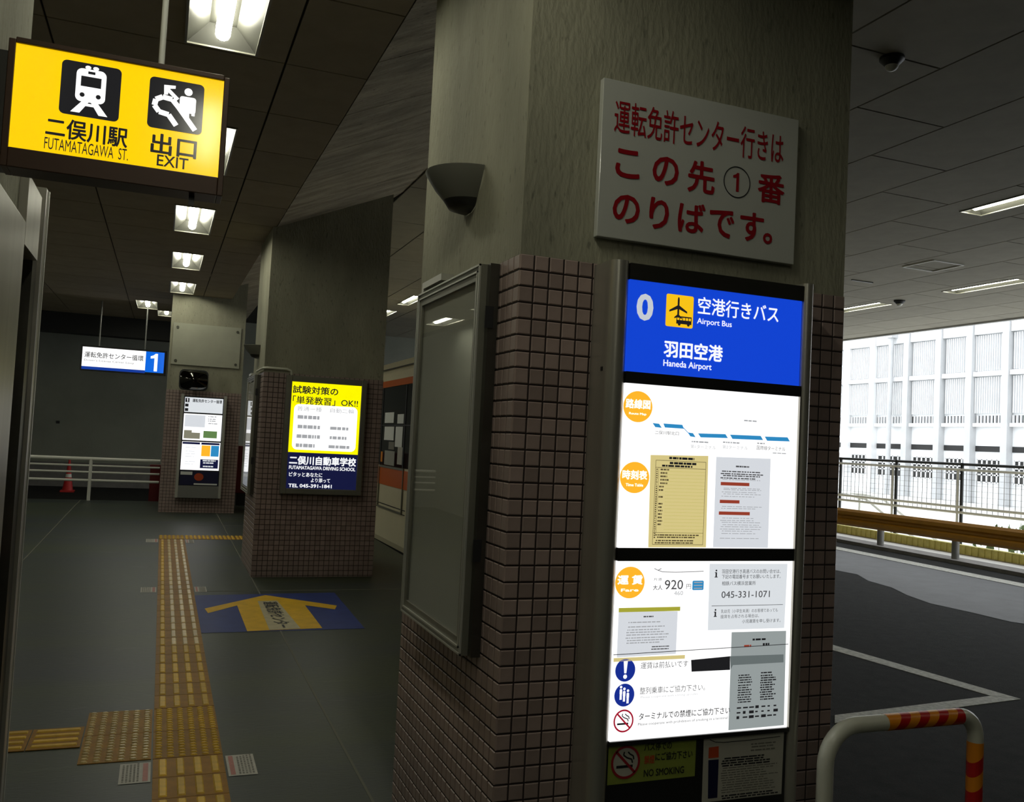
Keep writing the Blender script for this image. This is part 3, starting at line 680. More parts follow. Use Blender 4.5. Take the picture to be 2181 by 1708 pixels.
fp = box('fare_panel', 'lit_white', t, 1.3015, 1.9465, PB, 2.413, 0.668, 1.204); tag(fp, 'white lit panel with fares and three round symbols')
badge((1.3461, 1.1388), '運 賃', 'Fare', fp)
fs_ = sheet('fare_sheet', [(1.4178, 1.0658), (1.6141, 1.0636), (1.6115, 1.1917), (1.4148, 1.1921)], 'lit_white', fp, y=2.4006)
text('片道', (1.4285, 1.4565, 1.1479, 0.0086), F, 'lit_greyink', fs_); text('大人', (1.4265, 1.4594, 1.1230, 0.0158), F, 'lit_greyink', fs_, .01)
text('920', (1.4673, 1.5325, 1.1309, 0.0289), F, 'lit_greyink', fs_, .004); text('円', (1.5447, 1.5616, 1.1246, 0.0146), F, 'lit_greyink', fs_); text('460', (1.5019, 1.5338, 1.1049, 0.0130), F, 'lit_faint', fs_)
q = (1.5666, 1.6077, 1.1279, 0.0292); flat('card_symbol', [rrect(q[0], q[1], q[2]-q[3]/2, q[2]+q[3]/2, .004)], F, 'lit_route', fs_)
flat('card_lines', [rect(q[0]+.005, q[1]-.005, q[2]+dz-.0015, q[2]+dz+.0015) for dz in (.009, 0, -.009)], G, 'lit_faint', fs_)
flat('wing_line', stroke([(1.4285, 1.1807), (1.4420, 1.1750), (1.4570, 1.1706), (1.5038, 1.1690), (1.6056, 1.1714)], .0018)+stroke([(1.4420, 1.1750), (1.4532, 1.1806)], .002), F, 'lit_greyink', fs_)
def letter_i(c, h, par): flat('lettering', [ell(c[0], c[1]+h*.40, h*.13, h*.12, 12), rect(c[0]-h*.11, c[0]+h*.11, c[1]-h*.5, c[1]+h*.18), rect(c[0]-h*.22, c[0], c[1]+h*.08, c[1]+h*.18), rect(c[0]-h*.24, c[0]+h*.24, c[1]-h*.5, c[1]-h*.40)], F, 'lit_ink', par)
inf = sheet('phone_sheet', [(1.6298, 0.9877), (1.9216, 0.9869), (1.9255, 1.1941), (1.6269, 1.1946)], 'lit_pale', fp, y=2.4006)
text('羽田空港行き高速バスのお問い合せは、', (1.6733, 1.8987, 1.1705, 0.0135), F, 'lit_ink', inf); text('下記の電話番号までお願いいたします。', (1.6741, 1.8994, 1.1541, 0.0135), F, 'lit_ink', inf)
text('相鉄バス横浜営業所', (1.6751, 1.8032, 1.1330, 0.0134), F, 'lit_ink', inf); text('045-331-1071', (1.6750, 1.8595, 1.0978, 0.0209), F, 'lit_greyink', inf, .004)
text('乳幼児（小学生未満）のお客様であっても', (1.6757, 1.8931, 1.0456, 0.0120), F, 'lit_greyink', inf); text('座席を占有される場合は、', (1.6747, 1.8207, 1.0293, 0.0119), F, 'lit_greyink', inf); text('小児運賃を申し受けます。', (1.7567, 1.9056, 1.0125, 0.0120), F, 'lit_ink', inf)
letter_i((1.6527, 1.1638), .024, inf); letter_i((1.6550, 1.0409), .024, inf)
flat('divider', stroke([(1.6401, 1.0631), (1.9127, 1.0626)], .0016), F, 'lit_greyink', inf)
ln = sheet('left_notice_sheet', [(1.3127, 0.9160), (1.5176, 0.9194), (1.5180, 1.0496), (1.3121, 1.0524)], 'lit_notice', fp, y=2.4006)
flat('olive_tape', [rect((1.3118, 1.0594)[0], (1.5261, 1.0552)[0], (1.4104, 1.0504)[1], (1.4098, 1.0631)[1])], F, 'lit_olive', fp)
a, b = (1.3371, 1.0002)[0], (1.4955, 0.9958)[0]; zc = (1.4130, 0.9981)[1]; zz = lambda v: zc-(v-1340)*0.00150
dashes('print', a+.06, b-.06, [zz(1315)], .004, G, 'lit_greyink', ln, 21, .006); dashes('print', a, b, [zz(v) for v in (1326, 1335, 1341, 1346, 1351, 1357, 1362, 1367)], .0035, G, 'lit_faint', ln, 22, .008); dashes('print', a+.09, b, [zz(1376), zz(1381)], .003, G, 'lit_greyink', ln, 23, .006)
flat('panel_seam', stroke([(1.2996, 0.9248), (1.9388, 0.9351)], .002), ('Y', 2.3978), 'lit_ink', fp)
flat('yellow_tape', [rect((1.3019, 0.9109)[0], (1.5500, 0.9081)[0], (1.4177, 0.9034)[1], (1.4171, 0.9147)[1])], F, 'lit_timetable', fp)
def disc(c, mat, par, ra=.034, rb=.034): return flat('symbol_disc', [ell(c[0], c[1], ra, rb, 36)], F, mat, par)
c = (1.3433, 0.8772); disc(c, 'lit_darkblue', fp)
flat('exclamation', [[(c[0]-.0035, c[1]-.009), (c[0]+.0035, c[1]-.009), (c[0]+.007, c[1]+.027), (c[0]-.007, c[1]+.027)], ell(c[0], c[1]-.019, .0065, .0065, 14)], G, 'lit_white', fp)
c = (1.3438, 0.8034); disc(c, 'lit_darkblue', fp)
polys = []
for dx, dz in ((-.0125, .008), (-.001, .002), (.0115, -.004)):
    polys += [ell(c[0]+dx, c[1]+dz+.0165, .0042, .0042, 12), rrect(c[0]+dx-.0042, c[0]+dx+.0042, c[1]+dz-.006, c[1]+dz+.0105, .003), rect(c[0]+dx-.0036, c[0]+dx-.0004, c[1]+dz-.021, c[1]+dz-.0055), rect(c[0]+dx+.0004, c[0]+dx+.0036, c[1]+dz-.021, c[1]+dz-.0055)]
flat('people_symbol', polys, G, 'lit_white', fp)
def nosmoke(c, r, pl_a, pl_b, red, ink, par):
    flat('no_smoking_ring', ring(c[0], c[1], r, r, r*.15)+stroke([(c[0]-r*.66, c[1]+r*.66), (c[0]+r*.66, c[1]-r*.66)], r*.15), pl_b, red, par)
    smoke = stroke([(c[0]-.1*r, c[1]+.62*r), (c[0]-.15*r, c[1]+.42*r), (c[0]+.1*r, c[1]+.25*r), (c[0]+.42*r, c[1]+.14*r), (c[0]+.48*r, c[1]-.08*r)], r*.09)+stroke([(c[0]+.15*r, c[1]+.6*r), (c[0]+.3*r, c[1]+.45*r), (c[0]+.52*r, c[1]+.34*r), (c[0]+.56*r, c[1]+.12*r)], r*.09)
    flat('cigarette', [rect(c[0]-.62*r, c[0]+.5*r, c[1]-.34*r, c[1]-.18*r)]+smoke, pl_a, ink, par)
c = (1.3445, 0.7270); nosmoke(c, .034, F, G, 'lit_circle_red', 'lit_ink', fp)
text('運賃は前払いです', (1.3957, 1.5628, 0.8882, 0.0201), F, 'lit_greyink', fp); text('整列乗車にご協力下さい。', (1.3963, 1.6278, 0.8129, 0.0202), F, 'lit_greyink', fp); text('ターミナルでの禁煙にご協力下さい', (1.3969, 1.7234, 0.7362, 0.0217), F, 'lit_ink', fp, .006)
text('Please cooperate with a lining up rules', (1.4005, 1.6014, 0.7928, 0.0072), F, 'lit_faint', fp); text('Please cooperate with prohibition of smoking in a terminal', (1.3948, 1.7158, 0.7122, 0.0101), F, 'lit_greyink', fp)
bt = [(1.5759, 0.8625), (1.7176, 0.8620), (1.7156, 0.9046), (1.5725, 0.8986)]; flat('black_tape', [bt], G, 'lit_ink', fp)
al = sheet('airline_sheet', [(1.7211, 0.6737), (1.9336, 0.6756), (1.9295, 0.9777), (1.7192, 0.9793)], 'lit_slate', fp, y=2.4004)
al2 = flat('shaded_tape', [[(1.7193, 0.8620), (1.7156, 0.9046), (1.9217, 0.9026), (1.9228, 0.8770), (1.7275, 0.8763)][::-1]], G, 'lit_tape', al)
x0, x1 = (1.7492, 0.8269)[0], (1.9069, 0.8193)[0]; zc = (1.8245, 0.8232)[1]; zz = lambda v: zc-(v-1450)*0.00150
dashes('print', x0, x0+.055, [zz(v) for v in (1437, 1442, 1447, 1452, 1458, 1463, 1468, 1473, 1478, 1483, 1488, 1493)], .0035, F, 'lit_ink', al, 41, .008); dashes('print', x0+.085, x0+.15, [zz(v) for v in (1434, 1440, 1445, 1450, 1455, 1460, 1465, 1470, 1475, 1480, 1485, 1490)], .004, F, 'lit_ink', al, 42, .008)
dashes('print', x0+.05, x0+.11, [zz(1363)], .006, F, 'lit_ink', al, 43, .012); dashes('print', x0+.018, x0+.05, [zz(1376)], .007, F, 'lit_redbar', al, 44, .01); dashes('print', x0+.09, x0+.12, [zz(1374)], .008, F, 'lit_ink', al, 45, .012)
rnd = random.Random(5); polys = []
for j, v in enumerate((1505, 1515, 1525)):
    for k in range(7):
        h = .009 if rnd.random() < .4 else .0045; xx = x0+k*.0235; polys.append(rect(xx, xx+rnd.uniform(.008, .019), zz(v)-h/2, zz(v)+h/2))
flat('logo_row', polys, F, 'lit_ink', al)
# unlit lower part of the board
lo = box('lower_panel', 'black_frame', t, 1.299, 1.951, 2.406, 2.413, 0.08, 0.655)
g_ = sheet('no_smoking_sticker', [(1.3020, 0.5389), (1.6066, 0.5400), (1.6074, 0.6657), (1.3018, 0.6665)], 'sticker_green', lo, y=2.4055); tag(g_, 'yellow-green no smoking sticker')
c = (1.3603, 0.6027); H1, H2, H3 = ('Y', 2.4042), ('Y', 2.4036), ('Y', 2.4030)
flat('disc', [ell(c[0], c[1], .049, .049, 36)], H1, 'sticker_paper', g_); nosmoke(c, .0495, H2, H3, 'sticker_circle', 'ink', g_)
text('バス停での', (1.4226, 1.5194, 0.6415, 0.0243), H1, 'ink', g_, .02); text('禁煙', (1.4245, 1.4602, 0.6038, 0.0256), H1, 'sticker_orange', g_, .02); text('にご協力下さい', (1.4633, 1.5948, 0.6096, 0.0244), H1, 'ink', g_, .02); text('NO SMOKING', (1.4249, 1.5666, 0.5637, 0.0215), H1, 'ink', g_, .015)
n_ = sheet('company_notice', [(1.6362, 0.4559), (1.9378, 0.4549), (1.9396, 0.6648), (1.6348, 0.6637)], 'sticker_paper', lo, y=2.4055)
flat('orange_square', [[(1.6538, 0.5905), (1.6918, 0.5903), (1.6902, 0.6251), (1.6539, 0.6235)]], H1, 'sticker_orange', n_); flat('navy_bar', [[(1.6579, 0.4667), (1.6924, 0.4663), (1.6921, 0.5845), (1.6540, 0.5847)]], H1, 'sticker_navy', n_)
flat('wing_line', stroke([(1.6562, 0.6478), (1.6756, 0.6392), (1.7088, 0.6353), (1.8061, 0.6356), (1.9241, 0.6390)], .0022), H1, 'ink', n_)
x0, x1 = (1.7005, 0.5535)[0], (1.9232, 0.5349)[0]; zc = (1.8103, 0.5443)[1]; zz = lambda v: zc-(v-1640)*0.00150
dashes('print', x0+.11, x1, [zz(v) for v in (1588, 1594, 1601)], .004, H1, 'print_grey', n_, 51, .012)
dashes('print', x0, x1, [zz(v) for v in (1613, 1618, 1623, 1628, 1690, 1695)], .0042, H1, 'ink', n_, 52, .014); dashes('print', x0, x1, [zz(v) for v in (1633, 1638, 1643, 1648, 1653, 1658, 1663, 1668, 1673, 1678, 1683)], .0026, H1, 'print_grey', n_, 53, .014)
box('ledge', 'wall_yellow', lo, 1.36, 1.52, 2.385, 2.406, 0.425, 0.44)

# ============================================================ NOTICE CASE ON THE COLUMN SIDE
def notice_case(xf, y0, y1, z0, z1, th, label, lit=None):
    """glazed case on a face x = xf looking towards -X"""
    t = thing('notice_case', (xf, (y0+y1)/2, z0), label, 'notice case', 'glazed cases on the column sides')
    fw = 0.05
    m = MB().box(xf-th, xf-0.001, y0, y0+fw, z0, z1).box(xf-th, xf-0.001, y1-fw, y1, z0, z1).box(xf-th, xf-0.001, y0+fw, y1-fw, z0, z0+fw).box(xf-th, xf-0.001, y0+fw, y1-fw, z1-fw, z1)
    m.build('frame', 'aluminium', t)
    b = box('back_sheet', 'case_back', t, xf-th+0.012, xf-0.002, y0+fw, y1-fw, z0+fw, z1-fw)
    m = MB(); e = 0.006
    for k, o in ((0, 0.0), (1, 0.02)): m.box(xf-th-e, xf-th, y0+o, y0+o+e, z0+o, z1-o).box(xf-th-e, xf-th, y1-o-e, y1-o, z0+o, z1-o).box(xf-th-e, xf-th, y0+o, y1-o, z0+o, z0+o+e).box(xf-th-e, xf-th, y0+o, y1-o, z1-o-e, z1-o)
    m.build('frame_ridge', 'aluminium_light', t)
    box('pane', 'glass', t, xf-th+0.004, xf-th+0.007, y0+fw, y1-fw, z0+fw, z1-fw)
    box('reveal', 'steel_dark', t, xf-th*0.6, xf-0.001, y0-0.03, y0, z0, z1)
    for z in (z0+0.35, z1-0.16): box('hinge', 'ink', t, xf-th*0.8, xf-th*0.3, y0-0.034, y0-0.029, z-0.05, z+0.02)
    if lit:
        for zz0, zz1, mt in lit: box('lit_sheet', mt, b, xf-th+0.008, xf-th+0.011, y0+fw, y1-fw, zz0, zz1)
    m = MB().box(xf-0.05, xf-0.002, y1-0.28, y1-0.02, z1+0.02, z1+0.045).box(xf-0.05, xf-0.002, y1-0.04, y1-0.02, z1-0.002, z1+0.02)
    m.build('top_bracket', 'aluminium_light', t)
    return t
notice_case(0.984, 2.72, 3.47, 0.86, 2.115, 0.055, 'tall empty glazed notice case on the side of the foreground column')
notice_case(0.900, 9.34, 10.12, 0.90, 2.10, 0.055, 'slim lit poster case seen edge-on on the middle column', [(1.55, 2.04, 'lit_khaki'), (1.2, 1.55, 'lit_faint'), (0.96, 1.2, 'lit_pale')])

# ============================================================ LIT POSTER ON THE MIDDLE COLUMN
t = thing('lit_poster', (1.52, 9.03, 0.93), 'yellow and navy lit driving school poster on the middle column', 'poster')
m = MB().box(1.118, 1.172, 8.985, 9.068, 0.935, 2.10).box(1.862, 1.918, 8.985, 9.068, 0.935, 2.10).box(1.172, 1.862, 8.985, 9.068, 0.935, 0.99).box(1.172, 1.862, 8.985, 9.068, 2.04, 2.10)
m.build('frame', 'aluminium', t, bevel=0.006)
box('frame_back', 'black_frame', t, 1.12, 1.916, 9.02, 9.066, 0.94, 2.095)
ys_ = box('yellow_sheet', 'lit_lemon', t, 1.172, 1.862, 8.998, 9.02, 1.345, 2.042); ns_ = box('navy_sheet', 'lit_navy', t, 1.172, 1.862, 8.998, 9.02, 0.988, 1.345)
A, B = ('Y', 8.996), ('Y', 8.994)
text('試験対策の', (1.1811, 1.6285, 1.9660, 0.0793), A, 'lit_ink', ys_, .02); text('「単発教習」OK!!', (1.1873, 1.8341, 1.8628, 0.0796), A, 'lit_ink', ys_, .01)
rows = [rrect(1.205, 1.835, 1.372, 1.822, .05)]
flat('white_glow_field', rows, A, 'lit_white', ys_)  # white boxes merged with the overexposed glow painted over the centre
text('普通一種', (1.235, 1.475, 1.778, .045), B, 'lit_faint', ys_); text('自動二輪', (1.56, 1.80, 1.778, .045), B, 'lit_faint', ys_)
dashes('print', 1.235, 1.49, [1.695, 1.60, 1.505, 1.415], .035, B, 'lit_faint', ys_, 61, .03); dashes('print', 1.555, 1.81, [1.60, 1.505, 1.415], .03, B, 'lit_faint', ys_, 62, .03)
text('二俣川自動車学校', (1.188, 1.850, 1.268, .088), A, 'lit_white_text', ns_, .035); text('FUTAMATAGAWA DRIVING SCHOOL', (1.190, 1.846, 1.196, .036), A, 'lit_white_text', ns_, .03)
text('ピタッとあなたに', (1.195, 1.520, 1.128, .044), A, 'lit_white_text', ns_, .02); text('より添って', (1.41, 1.60, 1.075, .044), A, 'lit_white_text', ns_, .02); text('TEL 045-391-1841', (1.195, 1.62, 1.018, .036), A, 'lit_white_text', ns_, .03)
m = MB().tube([(0.885, 9.6, 2.15), (0.885, 9.10, 2.15), (0.895, 9.062, 2.155), (0.93, 9.055, 2.16), (1.12, 9.055, 2.16), (1.16, 9.055, 2.145), (1.17, 9.055, 2.106)], 0.012, 8)
tag(m.build('cable_conduit', 'pipe_white', None, smooth=True), 'thin pale conduit bent round the top of the middle column tiles', 'conduit')

# ============================================================ YELLOW STATION SIGN
t = thing('station_sign', (-0.16, 2.68, 2.2), 'hanging yellow lit station exit sign with train and escalator symbols', 'sign')
m = MB().box(-0.437, -0.4205, 2.64, 2.74, 2.196, 2.536).box(0.103, 0.1185, 2.64, 2.74, 2.196, 2.536).box(-0.4205, 0.103, 2.64, 2.74, 2.196, 2.248).box(-0.4205, 0.103, 2.64, 2.74, 2.527, 2.542)
m.build('case', 'bronze', t, bevel=0.002)
fc = box('face', 'lit_yellow', t, -0.421, 0.1035, 2.648, 2.66, 2.247, 2.528); box('case_back', 'bronze', t, -0.42, 0.103, 2.66, 2.738, 2.25, 2.527)
m = MB().tube([(-0.066, 2.69, 2.54), (-0.066, 2.69, 3.47)], 0.0085, 10); m.build('hanger', 'rail_white', t, smooth=True)
box('side_bracket', 'black_frame', t, -0.46, -0.437, 2.64, 2.74, 2.20, 2.50); box('chain_lug', 'black_frame', t, 0.03, 0.045, 2.68, 2.70, 2.17, 2.197)
A, B = ('Y', 2.6465), ('Y', 2.6455)
text('二俣川駅', (-0.3374, -0.1368, 2.3195, 0.0557), A, 'lit_ink', fc, .022); text('FUTAMATAGAWA  ST.', (-0.3377, -0.1326, 2.2741, 0.0316), A, 'lit_ink', fc); text('出口', (-0.0778, 0.0420, 2.3184, 0.0588), A, 'lit_ink', fc, .022); text('EXIT', (-0.0592, 0.0225, 2.2732, 0.0314), A, 'lit_ink', fc, .012)
def iconbox(c, s):
    flat('icon', [rrect(c[0]-s, c[0]+s, c[1]-s, c[1]+s, s*.18)], A, 'lit_ink', fc); return lambda pts: [(c[0]+x*s, c[1]+z*s) for x, z in pts]
c = (-0.2364, 2.4334); q = iconbox(c, .0735)
flat('train_symbol', [q(rrect(-.5, .5, -.45, .78, .2)), q([(-.25, -.42), (-.02, -.42), (-.32, -.88), (-.62, -.88)]), q([(.02, -.42), (.25, -.42), (.62, -.88), (.32, -.88)]), q(rect(-.3, .3, -.6, -.5)), q(ell(-.13, .84, .1, .07, 10)), q(ell(.13, .84, .1, .07, 10))], B, 'lit_white', fc)
C_ = ('Y', 2.6445); flat('train_detail', [q(rect(-.34, .34, .12, .5)), q(rect(-.12, .12, .6, .7)), q(ell(-.27, -.2, .085, .085, 14)), q(ell(.27, -.2, .085, .085, 14))], C_, 'lit_ink', fc)
c = (-0.0196, 2.4326); q = iconbox(c, .0715)
flat('escalator_symbol', [q(s) for s in stroke([(.05, -.78), (-.25, -.4), (-.6, -.34), (-.78, -.12), (-.74, .12), (-.5, .26), (-.15, .22), (.1, -.05), (.75, -.85)], .2)]+[q(ell(.42, .62, .15, .15, 18)), q(rrect(.12, .72, -.22, .42, .1)), q([(.2, -.2), (.5, -.2), (.5, -.55), (.28, -.28)]), q([(.58, -.3), (.7, -.3), (.7, .0), (.58, 0)])]
     + [q(s) for s in stroke([(-.42, .66), (.05, .25)], .14)]+[q([(-.48, .74), (-.46, .36), (-.32, .38), (-.3, .62), (-.06, .66), (-.06, .78)])], B, 'lit_white', fc)

# ============================================================ STAINLESS PORTAL AT THE LEFT
t = thing('entrance_portal', (-0.55, 3.2, slope(3.2)), 'brushed stainless steel entrance portal with dark opening at the left edge', 'portal')
PX = -0.463
box('near_panel', 'steel', t, -0.62, PX, 1.2, 3.35, 0.02, 2.195, bevel=0.004); box('header', 'steel', t, -0.62, PX, 3.352, 3.68, 2.12, 2.355)
box('far_jamb', 'steel', t, -0.62, PX, 3.79, 3.865, 0.03, 2.42, bevel=0.003); box('dark_door', 'dark_glass', t, -0.62, -0.54, 3.352, 3.79, 0.04, 2.118)
box('jamb_return', 'steel_dark', t, -0.62, PX-0.015, 3.682, 3.79, 0.03, 2.355); box('jamb_edge', 'aluminium_light', t, PX-0.002, PX+0.004, 3.85, 3.866, 0.03, 2.42)
box('upper_wall', 'concrete', t, -0.62, -0.49, 1.2, 3.35, 2.197, 3.44)
r_ = box('warning_sticker', 'lift_red', t, -0.5405, -0.5395, 3.37, 3.46, 0.98, 1.17)
flat('sticker_stripe', [[(3.37, z), (3.37, z+.013), (3.46, z+.048), (3.46, z+.035)] for z in (0.98, 1.007, 1.087, 1.11)], ('X', -0.5385), 'rail_white', r_)
tag(box('lift_side_wall', 'far_wall', None, -1.6, -0.64, 1.0, 3.7, 0.05, 3.44), kind='structure')

# ============================================================ FAR PLATFORM: SLIM BOARD, MIRROR, FADED PLATE, NUMBER SIGN
t = thing('slim_notice_board', (0.61, 15.05, 0.43), 'slim lit notice board with silver posts on the farthest column', 'notice board')
for x0, x1 in ((0.262, 0.302), (0.905, 0.945)): box('post', 'aluminium_light', t, x0, x1, 14.96, 15.098, 0.43, 2.06)
box('case', 'black_frame', t, 0.30, 0.907, 15.0, 15.098, 0.60, 2.03); box('base', 'metal_grey', t, 0.29, 0.918, 14.965, 15.098, 0.43, 0.62)
A, B, K = ('Y', 14.985), ('Y', 14.982), None
def kp(name, mat, z0, z1, x0=0.318, x1=0.892, par=None, y=14.99): return box(name, mat, par or t, x0, x1, y, 15.0, z0, z1)
p = kp('title_panel', 'lit_pale', 1.775, 2.01); flat('print', [rect(.325, .385, 1.93, 1.995), rect(.325, .375, 1.86, 1.905), rect(.325, .375, 1.79, 1.835)], A, 'lit_ink', p)
one(.357, 1.963, .05, B, 'lit_white', p); text('運転免許センター循環', (.43, .875, 1.962, .055), A, 'lit_ink', p, .02)
p = kp('upper_panel', 'lit_white', 1.335, 1.752)
flat('grey_table', [rect(.335, .64, 1.545, 1.735)], A, 'lit_notice', p); dashes('print', .68, .83, [1.72, 1.68, 1.65, 1.61], .015, A, 'lit_faint', p, 71, .03)
flat('photo', [rect(.335, .575, 1.36, 1.455), rect(.335, .45, 1.455, 1.49)], A, 'lit_khaki', p); flat('photo', [rect(.625, .83, 1.38, 1.49)], A, 'lit_green', p)
p = kp('lower_panel', 'lit_white', 0.868, 1.312)
flat('dark_header', [rect(.325, .585, 1.272, 1.305), rect(.605, .88, 1.272, 1.305)], A, 'lit_navy', p); flat('orange_map', [rect(.612, .745, 1.09, 1.262)], A, 'lit_orange', p); flat('blue_map', [rect(.755, .875, 1.09, 1.262)], A, 'lit_route', p)
flat('navy_card', [rect(.605, .875, .90, 1.04)], A, 'lit_navy', p); dashes('print', .64, .86, [1.02, .985, .93], .02, B, 'lit_pale', p, 72, .03); dashes('print', .37, .55, [1.22, 1.16, 1.12, 1.08, 1.0, .96], .01, A, 'lit_notice', p, 73, .05)
p = kp('poster_panel', 'sticker_navy', 0.63, 0.848); flat('orange_globe', [ell(.60, .76, .07, .06, 20)], A, 'sticker_orange', p); flat('pale_label', [rect(.325, .50, .79, .84), rect(.53, .88, .636, .66)], A, 'paper_dim', p)
t = thing('convex_mirror', (0.42, 14.95, 2.12), 'dark rounded rectangular convex mirror above the slim notice board', 'mirror')
vs, fs, n = [], [], 10
for i in range(n+1):
    for j in range(n+1):
        u, v = i/n*2-1, j/n*2-1
        k = 1-0.14*(u*u*v*v)
        vs.append((0.425+0.205*u*k, 14.90-0.11*(1-u*u)*(1-0.6*v*v)-0.05*(1-v*v), 2.278+0.15*v*k))
for i in range(n):
    for j in range(n): a = i*(n+1)+j; fs.append((a, a+n+1, a+n+2, a+1))
MB().add(vs, fs).build('mirror_face', 'mirror_dark', t, smooth=True)
MB().prism([(a, 14.90, b) for a, b in rrect(0.21, 0.64, 2.115, 2.44, 0.07)], (0, 0.02, 0), (0, -0.005, 0)).build('rim', 'fence_black', t)
m = MB().tube([(0.425, 14.92, 2.28), (0.425, 15.10, 2.28)], 0.02, 8); m.build('arm', 'metal_grey', t, smooth=True)
t = thing('faded_plate', (0.58, 15.09, 2.5), 'faded blank concrete-coloured plate bolted high on the farthest column', 'sign')
box('plate', 'faded_plate', t, 0.075, 1.105, 15.08, 15.104, 2.52, 3.18)
for x in (0.14, 1.05):
    for z in (2.58, 3.11): MB().tube([(x, 15.082, z), (x, 15.07, z)], 0.022, 8).build('bolt', 'bolt', t)
t = thing('platform_number_sign', (-0.68, 17.1, 2.45), 'hanging white and blue lit sign with a big white number 1', 'sign')
box('case', 'black_frame', t, -1.37, 0.01, 17.0, 17.25, 2.43, 2.86)
fw_ = box('white_face', 'lit_white', t, -1.345, -0.335, 16.995, 17.0, 2.495, 2.83); fb = box('blue_face', 'lit_sky', t, -0.335, -0.03, 16.995, 17.0, 2.465, 2.83)
box('lower_strip', 'lit_signblue', t, -1.345, -0.335, 16.995, 17.0, 2.445, 2.495)
A = ('Y', 16.992)
text('運転免許センター循環', (-1.31, -0.37, 2.70, .10), A, 'lit_ink', fw_, .01); text("Driver's License Center Loop", (-1.31, -0.52, 2.60, .045), A, 'lit_greyink', fw_); one(-0.175, 2.645, .31, A, 'lit_white', fb)
for x in (-1.1, -0.36): MB().tube([(x, 17.12, 2.85), (x, 17.12, 3.66)], 0.012, 8).build('hanger', 'metal_grey', t, smooth=True)

# ============================================================ FAR RAILING, CONE, RED BOXES
t = thing('far_railing', (-1.4, 16.8, slope(16.8)), 'white horizontal bar railing in front of the far wall', 'railing')
for z, r in ((0.915, 0.03), (0.80, 0.017), (0.69, 0.017), (0.55, 0.022)): MB().tube([(-3.15, 16.8, z), (0.02, 16.8, z)], r, 10).build('rail', 'rail_white', t, smooth=True)
for x in (-2.7, -1.075): MB().tube([(x, 16.8, 0.19), (x, 16.8, 0.92)], 0.028, 10).build('post', 'rail_white', t, smooth=True)
t = thing('traffic_cone', (-1.72, 20.6, slope(20.6)-0.18), 'red traffic cone with a white band behind the far railing', 'traffic cone')
zb = slope(20.6)-0.18
box('base', 'cone_red', t, -1.85, -1.59, 20.47, 20.73, zb, zb+0.035)
def cone_part(z0, r0, z1, r1, nm, mt):
    n = 20; vs = [(-1.72+r0*math.cos(2*math.pi*k/n), 20.6+r0*math.sin(2*math.pi*k/n), zb+z0) for k in range(n)]+[(-1.72+r1*math.cos(2*math.pi*k/n), 20.6+r1*math.sin(2*math.pi*k/n), zb+z1) for k in range(n)]
    MB().add(vs, [(k, (k+1) % n, n+(k+1) % n, n+k) for k in range(n)]+[tuple(range(n, 2*n))]).build(nm, mt, t, smooth=True)
cone_part(0.03, 0.105, 0.30, 0.062, 'cone', 'cone_red'); cone_part(0.30, 0.062, 0.37, 0.052, 'white_band', 'rail_white'); cone_part(0.37, 0.052, 0.66, 0.018, 'cone_tip', 'cone_red')
t = thing('red_box', (-0.04, 17.25, slope(16.85)), 'dark red box at the end of the far railing, left of the farthest column', 'box')
box('body', 'box_red', t, -0.135, 0.06, 17.18, 17.5, 0.03, 0.80, bevel=0.01); box('lid', 'box_red', t, -0.145, 0.07, 17.17, 17.51, 0.80, 0.83)
t = thing('red_cabinet', (1.45, 16.6, slope(16.5)), 'dark red cabinet between the farthest and middle columns', 'cabinet')
box('body', 'box_red', t, 1.29, 1.75, 16.45, 16.8, 0.42, 1.25, bevel=0.01); box('plinth', 'black_frame', t, 1.30, 1.74, 16.46, 16.79, 0.20, 0.42)

# ============================================================ BUS
t = thing('bus', (4.05, 12.0, slope(12)-0.18), 'cream and orange city bus parked behind the middle column', 'bus')
BX, BY0, BY1 = 2.84, 7.6, 17.2
zg = lambda y: slope(y)-0.18
def side(name, mat, y0, y1, z0, z1, out=0.0, par=None, th=0.02): return box(name, mat, par or t, BX-out, BX-out+th, y0, y1, z0, z1)
prof = [(BX+0.02, 0.13), (BX, 0.20), (BX, 2.18), (BX+0.05, 2.42), (BX+0.17, 2.60), (BX+0.35, 2.66), (BX+1.2, 2.70), (BX+2.05, 2.66), (BX+2.30, 2.58), (BX+2.40, 2.3), (BX+2.42, 0.2), (BX+2.40, 0.10)]
MB().prism([(x, 0, z) for x, z in prof], (0, BY0, 0), (0, BY1, 0)).build('body', 'bus_cream', t)
side('orange_band', 'bus_orange', BY0+.01, BY1-.01, 2.215, 2.30, 0.012); side('orange_skirt', 'bus_orange', BY0+.01, BY1-.01, 0.90, 1.13, 0.008)
side('roof_seam', 'ink', BY0, BY1, 2.475, 2.487, -0.052)
gl = side('side_window', 'dark_glass', BY0+.3, BY1-.3, 1.16, 2.21, 0.010)
for y in (8.6, 9.7, 10.9, 12.15, 13.4, 14.7, 16.0): side('window_bar', 'ink', y-.02, y+.02, 1.16, 2.21, 0.016, t)
side('window_bar', 'ink', BY0+.3, BY1-.3, 1.69, 1.705, 0.016, t)
rnd = random.Random(9)
for y0, y1, z0, z1, mt in ((11.45, 11.98, 1.50, 1.68, 'paper_dim'), (11.0, 11.36, 1.42, 1.68, 'paper_dim'), (10.98, 11.3, 1.72, 1.84, 'paper_dim'), (11.5, 12.0, 1.73, 1.87, 'paper_dim'), (11.35, 11.9, 1.17, 1.36, 'plate_white'), (10.95, 11.2, 1.20, 1.42, 'sticker_white'), (12.02, 12.12, 1.2, 1.34, 'stripe_orange'), (11.4, 11.7, 1.38, 1.48, 'print_grey')):
    side('window_notice', mt, y0, y1, z0, z1, 0.013, t, 0.004)
